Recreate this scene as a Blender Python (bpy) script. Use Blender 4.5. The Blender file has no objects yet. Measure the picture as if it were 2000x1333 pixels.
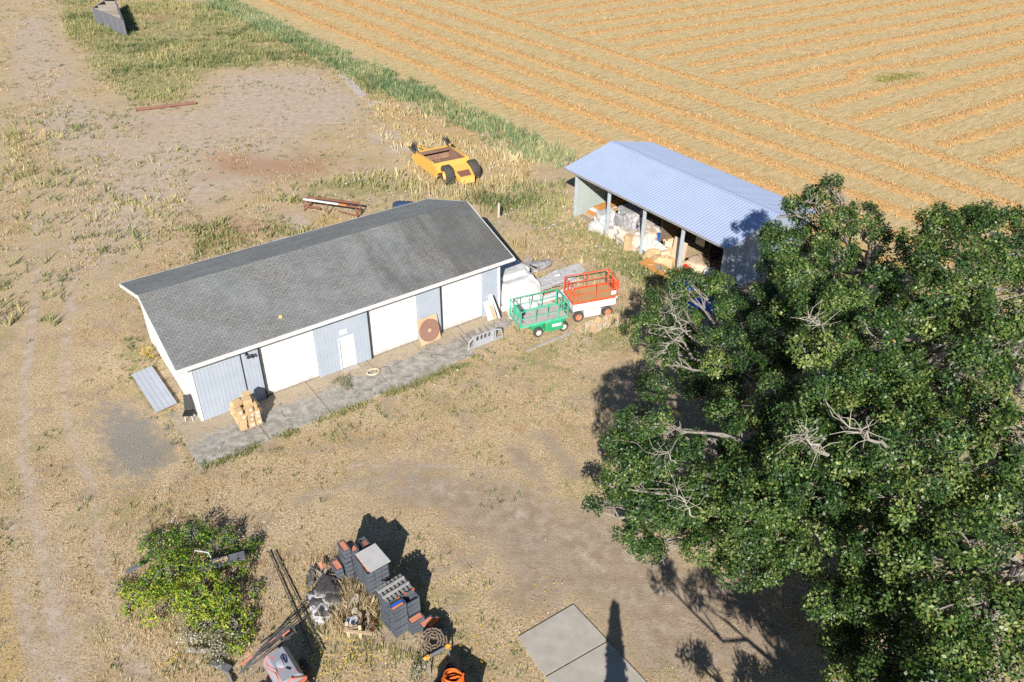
import bpy, math, random
import numpy as np
from mathutils import Vector, Matrix, Quaternion
random.seed(7)
RNG = np.random.default_rng(7)
SC = bpy.context.scene
COL = SC.collection
# ------------------------------------------------------------------ camera, sky, sun, exposure
CAM_H, CAM_F, CAM_T, CAM_R = 28.0, 1617.67, 0.59594, -0.0104      # height (m), focal length (px of a 2000 px frame), pitch, roll
_f = np.array([0, math.cos(CAM_T), -math.sin(CAM_T)]); _r = np.array([1., 0, 0]); _d = np.cross(_f, _r)
_c, _s = math.cos(CAM_R), math.sin(CAM_R)
CR = np.array([_c*_r + _s*_d, -_s*_r + _c*_d, _f])
cam = bpy.data.cameras.new('camera'); cam.sensor_width = 36; cam.lens = CAM_F/2000*36; cam.clip_end = 8000; cam.clip_start = .5
co = bpy.data.objects.new('camera', cam); COL.objects.link(co)
m = Matrix.Identity(4)
for i in range(3):
    m[i][0], m[i][1], m[i][2] = CR[0][i], -CR[1][i], -CR[2][i]
m[2][3] = CAM_H
co.matrix_world = m; SC.camera = co
SUN_DIR = Vector((.155, 1.66, -1)).normalized()                    # the way the light travels
world = bpy.data.worlds.new('World'); SC.world = world; world.use_nodes = True
wn = world.node_tree.nodes; sky = wn.new('ShaderNodeTexSky'); sky.sky_type = 'NISHITA'; sky.sun_disc = False
sky.sun_elevation = math.asin(-SUN_DIR.z); sky.sun_rotation = math.radians(185.3)
sky.ozone_density = 4.0; sky.air_density = 1.0; sky.dust_density = .3
bg = wn['Background']; bg.inputs[1].default_value = .052
world.node_tree.links.new(sky.outputs[0], bg.inputs[0])
sl = bpy.data.lights.new('sun', 'SUN'); sl.energy = 5.0; sl.angle = math.radians(.53); sl.color = (1, .94, .86)
so = bpy.data.objects.new('sun', sl); COL.objects.link(so); so.rotation_euler = SUN_DIR.to_track_quat('-Z', 'Y').to_euler(); so.location = (0, -40, 60)
SC.view_settings.view_transform = 'Standard'; SC.view_settings.look = 'None'; SC.view_settings.gamma = 1
SC.view_settings.use_curve_mapping = False
SC.view_settings.exposure = .6
SC.cycles.max_bounces = 6; SC.cycles.diffuse_bounces = 2; SC.cycles.transparent_max_bounces = 6; SC.cycles.use_denoising = False

# ------------------------------------------------------------------ survey: a point of the photograph put down on the ground (or at height z)
def G(x, y, z=0.0):
    d = CR.T @ np.array([(x-1000)/CAM_F, (y-666.5)/CAM_F, 1]); t = (z-CAM_H)/d[2]
    return Vector((d[0]*t, d[1]*t, z))
def g2(x, y, z=0.0): p = G(x, y, z); return (p.x, p.y)

# ------------------------------------------------------------------ objects
def tag(o, label=None, cat=None, group=None, kind=None):
    if label: o['label'] = label
    if cat: o['category'] = cat
    if group: o['group'] = group
    if kind: o['kind'] = kind
    return o
def thing(name, label, cat, loc=(0, 0, 0), rotz=0.0, group=None):
    o = bpy.data.objects.new(name, None); COL.objects.link(o); o.empty_display_size = .3
    o.location = loc; o.rotation_euler = (0, 0, rotz)
    return tag(o, label, cat, group)
def dup(root, loc, rot, label=None, group=None):
    r = root.copy(); COL.objects.link(r); r.location = loc; r.rotation_euler = rot if hasattr(rot, '__len__') else (0, 0, rot)
    if label: r['label'] = label
    if group: r['group'] = group
    for ch in list(root.children):
        c = ch.copy(); COL.objects.link(c); c.parent = r
        for g in list(ch.children):
            d = g.copy(); COL.objects.link(d); d.parent = c
    return r
class MB:
    def __init__(s): s.v = []; s.f = []; s.uv = None
    def add(s, vs, fs):
        n = len(s.v); s.v += [tuple(v) for v in vs]; s.f += [tuple(i+n for i in f) for f in fs]; return s
    def box(s, c, d, rz=0, rx=0, ry=0, M=None):
        if M is None: M = Matrix.Rotation(rz, 3, 'Z') @ Matrix.Rotation(ry, 3, 'Y') @ Matrix.Rotation(rx, 3, 'X')
        c = Vector(c); vs = []
        for z in (-.5, .5):
            for x, y in ((-.5, -.5), (.5, -.5), (.5, .5), (-.5, .5)): vs.append(c + M @ Vector((x*d[0], y*d[1], z*d[2])))
        return s.add(vs, [(3, 2, 1, 0), (4, 5, 6, 7), (0, 1, 5, 4), (1, 2, 6, 5), (2, 3, 7, 6), (3, 0, 4, 7)])
    def cbox(s, c, d, b=.02, rz=0):                     # box with chamfered vertical edges and top
        c = Vector(c); M = Matrix.Rotation(rz, 3, 'Z'); x, y, h = d[0]/2, d[1]/2, d[2]/2
        def ring(k, z): return [c + M @ Vector(p) for p in ((-x+b+k, -y+k, z), (x-b-k, -y+k, z), (x-k, -y+b+k, z), (x-k, y-b-k, z), (x-b-k, y-k, z), (-x+b+k, y-k, z), (-x+k, y-b-k, z), (-x+k, -y+b+k, z))]
        vs = ring(0, -h) + ring(0, h-b) + ring(b, h); fs = [tuple(range(7, -1, -1)), tuple(range(16, 24))]
        for r in (0, 8):
            for i in range(8): j = (i+1) % 8; fs.append((r+i, r+j, r+8+j, r+8+i))
        return s.add(vs, fs)
    def bar(s, a, b, w, h=None):                        # rectangular bar from a to b
        a, b = Vector(a), Vector(b); h = h or w; d = b-a; L = d.length
        if L < 1e-6: return s
        q = d.to_track_quat('X', 'Z').to_matrix()
        return s.box((a+b)/2, (L, w, h), M=q)
    def tube(s, path, rad, n=6, cap=True):
        P = [Vector(p) for p in path]; R = rad if hasattr(rad, '__len__') else [rad]*len(P); vs = []; fs = []
        up = Vector((.13, .21, 1)).normalized(); N = len(P)
        for i, p in enumerate(P):
            t = (P[min(i+1, N-1)]-P[max(i-1, 0)])
            if t.length < 1e-9: t = Vector((0, 0, 1))
            t.normalize(); a = t.cross(up)
            if a.length < .05: a = t.cross(Vector((1, 0, 0)))
            a.normalize(); b = t.cross(a)
            for k in range(n):
                w = 2*math.pi*k/n; vs.append(p + a*(R[i]*math.cos(w)) + b*(R[i]*math.sin(w)))
        for i in range(N-1):
            for k in range(n):
                j = (k+1) % n; fs.append((i*n+k, i*n+j, i*n+n+j, i*n+n+k))
        if cap: fs += [tuple(range(n-1, -1, -1)), tuple((N-1)*n+k for k in range(n))]
        return s.add(vs, fs)
    def lathe(s, prof, n=20, M=None, c=(0, 0, 0), cap=True):      # prof: (radius, z) pairs, about z, then M
        M = M or Matrix.Identity(3); c = Vector(c); vs = []; fs = []
        for r, z in prof:
            for k in range(n): w = 2*math.pi*k/n; vs.append(c + M @ Vector((r*math.cos(w), r*math.sin(w), z)))
        for i in range(len(prof)-1):
            for k in range(n): j = (k+1) % n; fs.append((i*n+k, i*n+j, i*n+n+j, i*n+n+k))
        if cap and prof[0][0] > 1e-4: fs.append(tuple(range(n-1, -1, -1)))
        if cap and prof[-1][0] > 1e-4: fs.append(tuple((len(prof)-1)*n+k for k in range(n)))
        return s.add(vs, fs)
    def prism(s, poly, z0, z1):
        n = len(poly); a = sum(poly[i][0]*poly[(i+1) % n][1]-poly[(i+1) % n][0]*poly[i][1] for i in range(n))
        if a < 0: poly = poly[::-1]
        vs = [(p[0], p[1], z0) for p in poly]+[(p[0], p[1], z1) for p in poly]
        fs = [tuple(range(n-1, -1, -1)), tuple(range(n, 2*n))]+[(i, (i+1) % n, n+(i+1) % n, n+i) for i in range(n)]
        return s.add(vs, fs)
    def slab(s, quad, th):                              # a 3D polygon given a thickness downwards along its normal
        Q = [Vector(q) for q in quad]; nn = (Q[1]-Q[0]).cross(Q[2]-Q[0]).normalized(); n = len(Q)
        vs = Q+[q-nn*th for q in Q]
        fs = [tuple(range(n)), tuple(range(2*n-1, n-1, -1))]+[(i, n+i, n+(i+1) % n, (i+1) % n) for i in range(n)]
        return s.add(vs, fs)
    def ribbed(s, o, ud, hd, L, H, pitch, gap, depth, th=.03):   # boards or corrugations: profile across ud, run along hd
        o, ud, hd = Vector(o), Vector(ud).normalized(), Vector(hd).normalized(); nn = ud.cross(hd).normalized()
        prof = []; x = 0.0
        while x < L-1e-6:
            x1 = min(x+pitch-gap, L); prof += [(x, 0), (x1, 0)]
            if x1+gap < L: prof += [(x1+gap*.25, -depth), (x1+gap*.75, -depth)]
            x += pitch
        vs = []; fs = []
        for a, dz in prof: p = o+ud*a+nn*dz; vs += [p, p+hd*H]
        for i in range(len(prof)-1): fs.append((2*i, 2*i+2, 2*i+3, 2*i+1))
        b = len(vs); q = o-nn*(depth+th); vs += [q, q+hd*H, q+ud*L, q+ud*L+hd*H]; e = 2*(len(prof)-1)
        fs += [(b, b+1, b+3, b+2), (0, 1, b+1, b), (e+1, e, b+2, b+3)]
        fs += [tuple([b]+[b+2]+[2*i for i in range(len(prof)-1, -1, -1)]), tuple([b+3, b+1]+[2*i+1 for i in range(len(prof))])]
        return s.add(vs, fs)
    def build(s, name, mat, parent=None, smooth=False, loc=None, uvfn=None):
        me = bpy.data.meshes.new(name); me.from_pydata(s.v, [], s.f); me.update()
        if mat: me.materials.append(mat)
        if smooth:
            for p in me.polygons: p.use_smooth = True
            me.set_sharp_from_angle(angle=math.radians(38))
        if uvfn:
            uv = me.uv_layers.new(name='UVMap')
            for lp in me.loops: uv.data[lp.index].uv = uvfn(me.vertices[lp.vertex_index].co)
        o = bpy.data.objects.new(name, me); COL.objects.link(o)
        if parent: o.parent = parent
        if loc is not None: o.location = loc
        return o
def mesh_np(name, V, F, mat, attrs=None, parent=None, smooth=False):
    V = np.asarray(V, np.float32); F = np.asarray(F, np.int32); k = F.shape[1]; me = bpy.data.meshes.new(name)
    me.vertices.add(len(V)); me.vertices.foreach_set('co', V.ravel())
    me.loops.add(F.size); me.loops.foreach_set('vertex_index', F.ravel())
    me.polygons.add(len(F)); me.polygons.foreach_set('loop_start', np.arange(0, F.size, k, dtype=np.int32))
    try: me.polygons.foreach_set('loop_total', np.full(len(F), k, np.int32))
    except Exception: pass
    for an, (dom, typ, arr) in (attrs or {}).items():
        a = me.attributes.new(an, typ, dom); a.data.foreach_set('color' if 'COLOR' in typ else 'value', np.asarray(arr, np.float32).ravel())
    me.update(calc_edges=True); me.validate()
    if smooth: me.polygons.foreach_set('use_smooth', np.ones(len(F), bool))
    me.materials.append(mat); o = bpy.data.objects.new(name, me); COL.objects.link(o)
    if parent: o.parent = parent
    return o
# ------------------------------------------------------------------ materials
def S(h):
    h = h.lstrip('#'); return tuple(((int(h[i:i+2], 16)/255+.055)/1.055)**2.4 if int(h[i:i+2], 16) > 10 else int(h[i:i+2], 16)/3294 for i in (0, 2, 4))+(1,)
class NT:
    def __init__(s, name):
        s.m = bpy.data.materials.new(name); s.m.use_nodes = True; s.t = s.m.node_tree; s.b = s.t.nodes['Principled BSDF']
    def n(s, typ, **kw):
        o = s.t.nodes.new('ShaderNode'+typ)
        for k, v in kw.items():
            if k.startswith('i_'): o.inputs[int(k[2:])].default_value = v
            else: setattr(o, k, v)
        return o
    def l(s, a, b): s.t.links.new(a, b)
    def noise(s, vec, scale, det=4, rough=.6): 
        o = s.n('TexNoise'); o.inputs['Scale'].default_value = scale; o.inputs['Detail'].default_value = det; o.inputs['Roughness'].default_value = rough
        if vec: s.l(vec, o.inputs['Vector'])
        return o.outputs[0]
    def ramp(s, fac, stops):
        o = s.n('ValToRGB'); e = o.color_ramp.elements
        while len(e) < len(stops): e.new(.5)
        for i, (p, c) in enumerate(stops): e[i].position = p; e[i].color = c if len(c) == 4 else (*c, 1)
        s.l(fac, o.inputs[0]); return o.outputs[0]
    def mix(s, fac, a, b, mode='MIX'):
        o = s.n('Mix', data_type='RGBA', blend_type=mode)
        for k, v in ((0, fac), (6, a), (7, b)):
            if isinstance(v, (float, int)): o.inputs[k].default_value = v
            elif isinstance(v, tuple): o.inputs[k].default_value = v
            else: s.l(v, o.inputs[k])
        return o.outputs[2]
    def mth(s, op, a, b=0.0, c=None):
        o = s.n('Math', operation=op)
        for k, v in enumerate((a, b) if c is None else (a, b, c)):
            if isinstance(v, (float, int)): o.inputs[k].default_value = v
            else: s.l(v, o.inputs[k])
        return o.outputs[0]
    def step(s, x, lo, hi):
        o = s.n('MapRange', interpolation_type='SMOOTHSTEP'); s.l(x, o.inputs[0]); o.inputs[1].default_value = lo; o.inputs[2].default_value = hi; return o.outputs[0]
    def bump(s, h, dist, strength=1.0):
        o = s.n('Bump'); o.inputs['Strength'].default_value = strength; o.inputs['Distance'].default_value = dist; s.l(h, o.inputs['Height']); s.l(o.outputs[0], s.b.inputs['Normal'])
    def coord(s, k='Object'): return s.n('TexCoord').outputs[k]
_M = {}
def pm(name, c1, c2=None, scale=3.0, rough=.7, metal=0.0, bump=0.0, spread=(.35, .65), c3=None, p3=.72, s3=None, spec=.5, stretch=None):
    if name in _M: return _M[name]
    N = NT(name); c1 = S(c1) if isinstance(c1, str) else (*c1, 1)
    c2 = c1 if c2 is None else (S(c2) if isinstance(c2, str) else (*c2, 1))
    v = N.coord()
    if stretch:
        mp = N.n('Mapping'); N.l(v, mp.inputs[0]); mp.inputs[3].default_value = stretch; v = mp.outputs[0]
    nz = N.noise(v, scale, 6, .65); col = N.ramp(nz, [(spread[0], c1), (spread[1], c2)])
    if c3:
        n3 = N.noise(v, s3 or scale*2.3, 5, .7); col = N.mix(N.step(n3, p3-.04, p3+.04), col, S(c3) if isinstance(c3, str) else (*c3, 1))
    N.l(col, N.b.inputs['Base Color']); N.b.inputs['Roughness'].default_value = rough; N.b.inputs['Metallic'].default_value = metal
    N.b.inputs['Specular IOR Level'].default_value = spec
    if bump: N.bump(N.noise(v, scale*4, 5, .6), bump)
    _M[name] = N.m; return N.m
def tintmat(name, stops, rough=.75, spec=.3, trans=0.0, attr='tint'):
    N = NT(name); a = N.n('Attribute', attribute_name=attr); col = N.ramp(a.outputs['Fac'], stops)
    N.l(col, N.b.inputs['Base Color']); N.b.inputs['Roughness'].default_value = rough; N.b.inputs['Specular IOR Level'].default_value = spec
    if trans:
        tr = N.n('BsdfTranslucent'); N.l(col, tr.inputs[0]); mx = N.n('MixShader'); mx.inputs[0].default_value = trans
        N.l(N.b.outputs[0], mx.inputs[1]); N.l(tr.outputs[0], mx.inputs[2]); N.l(mx.outputs[0], N.t.nodes['Material Output'].inputs[0])
    return N.m
W_PAINT = pm('white_paint', (.74, .745, .76), (.68, .69, .70), .8, .5)
TRIM = pm('trim_paint', (.78, .78, .77), (.62, .61, .58), 2.5, .6, c3=(.35, .3, .25), p3=.74, s3=6)
SIDING = pm('grey_siding', (.40, .455, .535), (.355, .41, .485), 1.2, .65)
DARK = pm('dark_metal', (.02, .022, .026), (.035, .035, .04), 5, .5)
STEEL = pm('bare_steel', (.45, .46, .48), (.33, .34, .36), 4, .4, .6)
WOOD = pm('weathered_wood', (.34, .30, .25), (.22, .19, .16), 3, .85, bump=.004, stretch=(1, 6, 6))
WOODG = pm('silver_wood', (.17, .175, .205), (.12, .125, .145), 4, .8, bump=.004, c3=(.26, .255, .26), p3=.66, stretch=(.6, .6, 5))
PLANK = pm('raw_timber', (.55, .42, .27), (.44, .31, .19), 3, .8, bump=.003, stretch=(1, 5, 5))
ORANGEWOOD = pm('orange_plywood', (.60, .29, .08), (.50, .22, .06), 3, .7)
CARD = pm('cardboard', (.58, .42, .235), (.47, .33, .18), 2.5, .85)
CARDP = pm('pale_cardboard', (.60, .50, .38), (.47, .37, .26), 4, .9, bump=.004)
TYRE = pm('tyre_rubber', (.04, .039, .038), (.085, .08, .072), 6, .8, bump=.006)
RUST = pm('rust', (.24, .10, .06), (.15, .065, .04), 5, .85, bump=.003)
TARP = pm('pale_tarp', (.70, .70, .69), (.55, .55, .55), 2.2, .55, bump=.03, c3=(.45, .38, .3), p3=.73, s3=2)
PLAST = pm('dirty_plastic', (.64, .63, .61), (.40, .40, .40), 3.5, .4, bump=.03)
BLUE = pm('blue_tarp', (.02, .13, .62), (.015, .09, .45), 4, .5, bump=.01)
CONC = pm('pale_concrete', (.43, .395, .35), (.35, .32, .28), 1.6, .9, bump=.002, c3=(.3, .27, .23), p3=.72, s3=.9)
GLASSY = pm('black_plastic', (.012, .013, .015), (.02, .02, .022), 6, .35)
CRATE = pm('crate_plastic', (.072, .086, .112), (.13, .145, .17), 3.5, .5, c3=(.22, .215, .21), p3=.66, s3=6)
TERRA = pm('terracotta', (.62, .25, .15), (.5, .19, .11), 5, .8, bump=.003)
ORANGE = pm('bright_orange', (.8, .17, .02), (.68, .12, .015), 5, .5)

# ------------------------------------------------------------------ ground: one sheet to the horizon, with cover zones as vertex masks
def np_G(pts): return np.array([g2(x, y) for x, y in pts])
def poly_sd(P, poly):                                   # signed distance (positive inside)
    n = len(poly); d = np.full(len(P), 1e9); ins = np.zeros(len(P), bool)
    for i in range(n):
        a, b = poly[i], poly[(i+1) % n]; ab = b-a; t = np.clip(((P-a)@ab)/(ab@ab+1e-12), 0, 1)
        d = np.minimum(d, np.linalg.norm(P-a-t[:, None]*ab, axis=1))
        c = (a[1] > P[:, 1]) != (b[1] > P[:, 1]); xx = a[0]+(P[:, 1]-a[1])/(b[1]-a[1]+1e-12)*(b[0]-a[0]); ins ^= c & (P[:, 0] < xx)
    return np.where(ins, d, -d)
def line_d(P, line):
    d = np.full(len(P), 1e9)
    for i in range(len(line)-1):
        a, b = line[i], line[i+1]; ab = b-a; t = np.clip(((P-a)@ab)/(ab@ab+1e-12), 0, 1); d = np.minimum(d, np.linalg.norm(P-a-t[:, None]*ab, axis=1))
    return d
ZONES = dict(
 dirt=[([(0, 40), (110, 20), (150, 120), (170, 190), (260, 215), (380, 205), (395, 165), (430, 143), (520, 133), (620, 142), (690, 172), (720, 212), (700, 245), (640, 252), (600, 285), (690, 320), (620, 345), (500, 372), (350, 440), (240, 520), (150, 560), (100, 500), (110, 330), (0, 200)], 3.0, .72),
       ([(430, 145), (620, 143), (700, 190), (700, 240), (560, 255), (420, 215)], 1.5, .95),
       ([(850, 905), (960, 930), (1180, 1000), (1290, 1060), (1450, 1120), (1640, 1333), (1240, 1333), (1120, 1183), (1010, 1190), (930, 1080), (800, 960)], 1.6, .9),
       ([(980, 850), (1050, 900), (1085, 960), (1060, 965), (1000, 905)], .5, .8), ([(1030, 835), (1080, 850), (1150, 930), (1110, 940)], .5, .9),
       ([(700, 880), (860, 880), (900, 960), (820, 1010), (700, 990), (650, 930)], 1.2, .62),
       ([(1160, 720), (1300, 700), (1400, 800), (1200, 850)], 2, .8),
       ([(1010, 990), (1180, 980), (1240, 1100), (1100, 1120)], 1, .8),
       ([(715, 262), (775, 252), (785, 270), (730, 282)], .4, 1.0), ([(745, 288), (800, 282), (805, 296), (755, 302)], .4, 1.0), ([(545, 412), (590, 418), (620, 445), (575, 450)], .5, 1.0)],
 track=[([(560, 975), (750, 940), (950, 965), (1130, 1070), (1290, 1230)], .4, .5), ([(600, 925), (780, 900), (990, 925), (1170, 1030), (1340, 1200)], .4, .5), ([(70, 340), (75, 500), (62, 640), (48, 760), (45, 880), (60, 980), (95, 1130), (120, 1333)], .55, .72), ([(150, 380), (140, 560), (128, 700), (125, 800), (150, 890), (185, 960)], .55, .66),
        ([(185, 960), (195, 1100), (235, 1230), (290, 1333)], .5, .6), ([(20, 1000), (40, 1160), (75, 1333)], .5, .6),
        ([(105, 1020), (130, 1160), (165, 1333)], .5, .5),
        ([(660, 145), (690, 165), (712, 190)], .45, 1.0)],
 green=[([(0, 180), (250, 230), (420, 330), (330, 470), (60, 560), (0, 500)], 3, .42), ([(90, 520), (140, 520), (130, 800), (60, 900)], 1.2, .45), ([(560, 770), (900, 700), (960, 800), (640, 850)], 1.5, .45), ([(940, 680), (1130, 660), (1150, 740), (960, 760)], 1, .5), ([(900, 880), (1000, 900), (1050, 1010), (930, 1000)], 1, .4), ([(850, 1120), (960, 1130), (960, 1300), (860, 1290)], .8, .5), ([(110, 0), (460, 0), (560, 60), (760, 140), (1000, 240), (1130, 300), (1110, 330), (1000, 305), (900, 250), (800, 205), (740, 195), (690, 165), (640, 135), (520, 128), (430, 138), (390, 168), (370, 200), (270, 205), (220, 170), (170, 140), (130, 60)], 2.0, .8),
        ([(510, 388), (620, 350), (760, 330), (790, 345), (860, 370), (960, 370), (1120, 350), (1130, 430), (1240, 500), (1330, 520), (1300, 600), (1230, 560), (1100, 480), (1000, 430), (920, 400), (840, 390), (740, 400), (700, 420), (600, 400)], 1.5, .62),
        ([(1190, 440), (1320, 520), (1300, 590), (1230, 570), (1150, 470)], 1, .9),
        ([(230, 640), (290, 690), (350, 800), (385, 915), (330, 880), (280, 800), (230, 720)], .8, .7),
        ([(1130, 650), (1230, 600), (1250, 680), (1130, 700)], .8, .6),
        ([(0, 380), (40, 400), (40, 620), (0, 700)], 1.5, .45), ([(0, 900), (45, 930), (50, 1060), (0, 1080)], .6, .7),
        ([(360, 450), (440, 430), (520, 480), (380, 510)], 1, .7), ([(520, 430), (600, 440), (600, 460), (520, 470)], 1, .8),
        ([(600, 1180), (760, 1220), (840, 1300), (640, 1333)], 1, .5), ([(330, 1180), (500, 1240), (520, 1333), (330, 1300)], 1, .5)],
 gold=[([(720, 205), (850, 200), (960, 250), (1060, 320), (1010, 370), (900, 385), (800, 335), (735, 285)], 1.6, .6), ([(600, 425), (700, 415), (720, 445), (600, 460)], 1, .8),
       ([(0, 190), (60, 220), (115, 270), (60, 330), (0, 340)], 2, .45), ([(0, 1000), (14, 1100), (46, 1333), (0, 1333)], .6, 1.0), ([(860, 560), (1000, 480), (1100, 490), (1180, 560), (1000, 620)], 1.5, .4),
       ([(520, 1050), (640, 1060), (640, 1180), (540, 1200)], 1, .5)],
 red=[([(380, 300), (640, 300), (690, 335), (560, 352), (400, 345)], 2, .95), ([(120, 50), (230, 40), (200, 110), (120, 110)], 2.5, .6), ([(260, 0), (380, 0), (380, 40), (250, 60)], 2.5, .6), ([(200, 240), (330, 230), (330, 270), (200, 275)], 2.5, .5),
      ([(370, 420), (540, 430), (520, 480), (380, 490)], 2, .8), ([(560, 1010), (640, 1020), (600, 1080), (500, 1070)], 1, .35), ([(995, 828), (1040, 822), (1035, 850), (1010, 845)], .25, .9)],
 gravel=[([(190, 785), (255, 785), (330, 830), (355, 890), (300, 940), (235, 955), (180, 880)], 1.2, 1.0), ([(740, 880), (860, 900), (850, 960), (730, 960)], 1, .4)])
gx = np.concatenate([[-4000, -1500, -600, -250, -150, -110], np.arange(-90, -32, .8), np.arange(-32, 32, .36), np.arange(32, 96, .8), [110, 150, 250, 600, 1500, 4000]])
gy = np.concatenate([[-4000, -1200, -300, -80, -25, 0, 8], np.arange(13, 60, .36), np.arange(60, 150, .7), [165, 190, 240, 350, 700, 1600, 5000]])
XX, YY = np.meshgrid(gx, gy); GP = np.stack([XX.ravel(), YY.ravel()], 1)
MASK = {}
for k, lst in ZONES.items():
    mk = np.zeros(len(GP))
    for pts, soft, w in lst:
        W = np_G(pts)
        if k == 'track': v = np.clip(1.15-line_d(GP, W)/soft, 0, 1)*w
        else: v = np.clip(.5+poly_sd(GP, W)/(soft*2.2), 0, 1)*w
        mk = np.maximum(mk, v)
    MASK[k] = mk
def zone_at(k, P):                                      # mask at points, for the plants
    mk = np.zeros(len(P))
    for pts, soft, w in ZONES[k]:
        W = np_G(pts); mk = np.maximum(mk, (np.clip(1.15-line_d(P, W)/soft, 0, 1) if k == 'track' else np.clip(.5+poly_sd(P, W)/soft, 0, 1))*w)
    return mk
_h = np.random.default_rng(3)
WAV = [(_h.normal(size=2)*s, _h.uniform(0, 6.28), s) for s in (.09, .13, .21, .3, .45, .7, 1.1, 1.6) for _ in range(3)]
def undul(P): return sum(np.sin(P@w+ph)/(s*6+1) for w, ph, s in WAV)
GZ = np.zeros(len(GP))
def build_ground():
    N = NT('ground_cover'); v = N.coord()
    z1 = N.n('Attribute', attribute_name='zone_a'); z2 = N.n('Attribute', attribute_name='zone_b')
    s1 = N.n('SeparateColor'); N.l(z1.outputs['Color'], s1.inputs[0]); s2 = N.n('SeparateColor'); N.l(z2.outputs['Color'], s2.inputs[0])
    nb = N.noise(v, .35, 3, .6); nm = N.noise(v, 1.6, 6, .7); nf = N.noise(v, 9, 7, .82); nff = N.noise(v, 26, 3, .7)
    blob = N.noise(v, 3.1, 5, .75)
    dry = N.ramp(nf, [(.37, (.18, .125, .07)), (.45, (.40, .295, .175)), (.52, (.555, .43, .272)), (.60, (.68, .57, .40))])
    dry = N.mix(N.step(nb, .42, .68), dry, N.ramp(nf, [(.37, (.18, .115, .06)), (.46, (.40, .285, .155)), (.60, (.59, .465, .30))]))
    sprig = N.step(N.mth('ADD', N.noise(v, 10, 3, .65), N.mth('MULTIPLY', blob, .6)), .91, .97)
    dry = N.mix(N.mth('MULTIPLY', sprig, .7), dry, (.17, .16, .065, 1))
    soil = N.ramp(N.mth('ADD', N.mth('MULTIPLY', nm, .6), N.mth('MULTIPLY', nff, .4)), [(.36, (.34, .265, .20)), (.48, (.46, .37, .285)), (.60, (.56, .47, .375))])
    yard = N.ramp(N.mth('ADD', N.mth('MULTIPLY', nm, .65), N.mth('MULTIPLY', nff, .35)), [(.36, (.26, .195, .14)), (.49, (.355, .28, .21)), (.62, (.46, .38, .29))])
    # pale soil in the upper clearing, browner soil in the yard: blended by distance, with the far side's extra light coloured in
    sx = N.n('SeparateXYZ'); N.l(v, sx.inputs[0]); far = N.step(sx.outputs[1], 36, 52)
    pale = soil; soil = N.mix(far, yard, soil)
    green = N.ramp(nf, [(.34, (.10, .11, .045)), (.45, (.23, .225, .10)), (.55, (.38, .34, .165)), (.66, (.50, .43, .24))])
    gold = N.ramp(nf, [(.36, (.26, .175, .075)), (.5, (.50, .36, .165)), (.64, (.64, .50, .27))])
    red = N.ramp(nf, [(.3, (.2, .1, .055)), (.5, (.40, .235, .14)), (.7, (.52, .37, .24))])
    grav = N.ramp(nff, [(.36, (.13, .125, .115)), (.5, (.235, .225, .21)), (.64, (.38, .36, .33))])
    mid = N.mth('ADD', N.mth('ADD', N.mth('MULTIPLY', nb, .25), N.mth('MULTIPLY', nm, .4)), N.mth('MULTIPLY', nf, .35))
    def m(fac, k=2.6, lo=.3, hi=.5):
        x = N.mth('ADD', N.mth('MULTIPLY', fac, .66), N.mth('MULTIPLY', N.mth('SUBTRACT', mid, .5), k)); return N.step(x, lo, hi)
    col = dry
    big = N.noise(v, .55, 4, .7); big2 = N.noise(v, .8, 4, .7)
    col = N.mix(N.mth('MULTIPLY', N.step(N.mth('ADD', N.mth('MULTIPLY', big, .75), N.mth('MULTIPLY', nf, .25)), .51, .60), .75), col, soil)
    mpv = N.n('Mapping'); N.l(v, mpv.inputs[0]); mpv.inputs[1].default_value = (31, 17, 0); big3 = N.noise(mpv.outputs[0], .42, 5, .72)
    col = N.mix(N.mth('MULTIPLY', N.step(N.mth('ADD', N.mth('MULTIPLY', big3, .65), N.mth('MULTIPLY', nf, .35)), .52, .60), .6), col, green)
    col = N.mix(m(s2.outputs[0]), col, gold)
    col = N.mix(m(s1.outputs[1]), col, green)
    col = N.mix(N.mth('MULTIPLY', m(s1.outputs[0], 2.2, .22, .5), .92), col, soil)
    col = N.mix(N.mth('MULTIPLY', m(s1.outputs[2], 3.4, .2, .6), .8), col, red)
    col = N.mix(m(s2.outputs[1], 2.0, .18, .5), col, pale)
    col = N.mix(N.mth('MULTIPLY', m(s2.outputs[2], 3.0, .2, .62), .85), col, grav)
    N.l(col, N.b.inputs['Base Color']); N.b.inputs['Roughness'].default_value = .95; N.b.inputs['Specular IOR Level'].default_value = .15
    N.bump(N.mth('ADD', N.mth('MULTIPLY', nf, .7), N.mth('MULTIPLY', nff, .3)), .08, .8)
    nx, ny = len(gx), len(gy); idx = np.arange(nx*ny).reshape(ny, nx)
    F = np.stack([idx[:-1, :-1].ravel(), idx[:-1, 1:].ravel(), idx[1:, 1:].ravel(), idx[1:, :-1].ravel()], 1)
    za = np.stack([MASK['dirt'], MASK['green'], MASK['red'], np.ones(len(GP))], 1); zb = np.stack([MASK['gold'], MASK['track'], MASK['gravel'], np.ones(len(GP))], 1)
    o = mesh_np('ground', np.column_stack([GP, GZ]), F, N.m, {'zone_a': ('POINT', 'FLOAT_COLOR', za), 'zone_b': ('POINT', 'FLOAT_COLOR', zb)}, smooth=True)
    tag(o, kind='structure')
build_ground()

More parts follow.
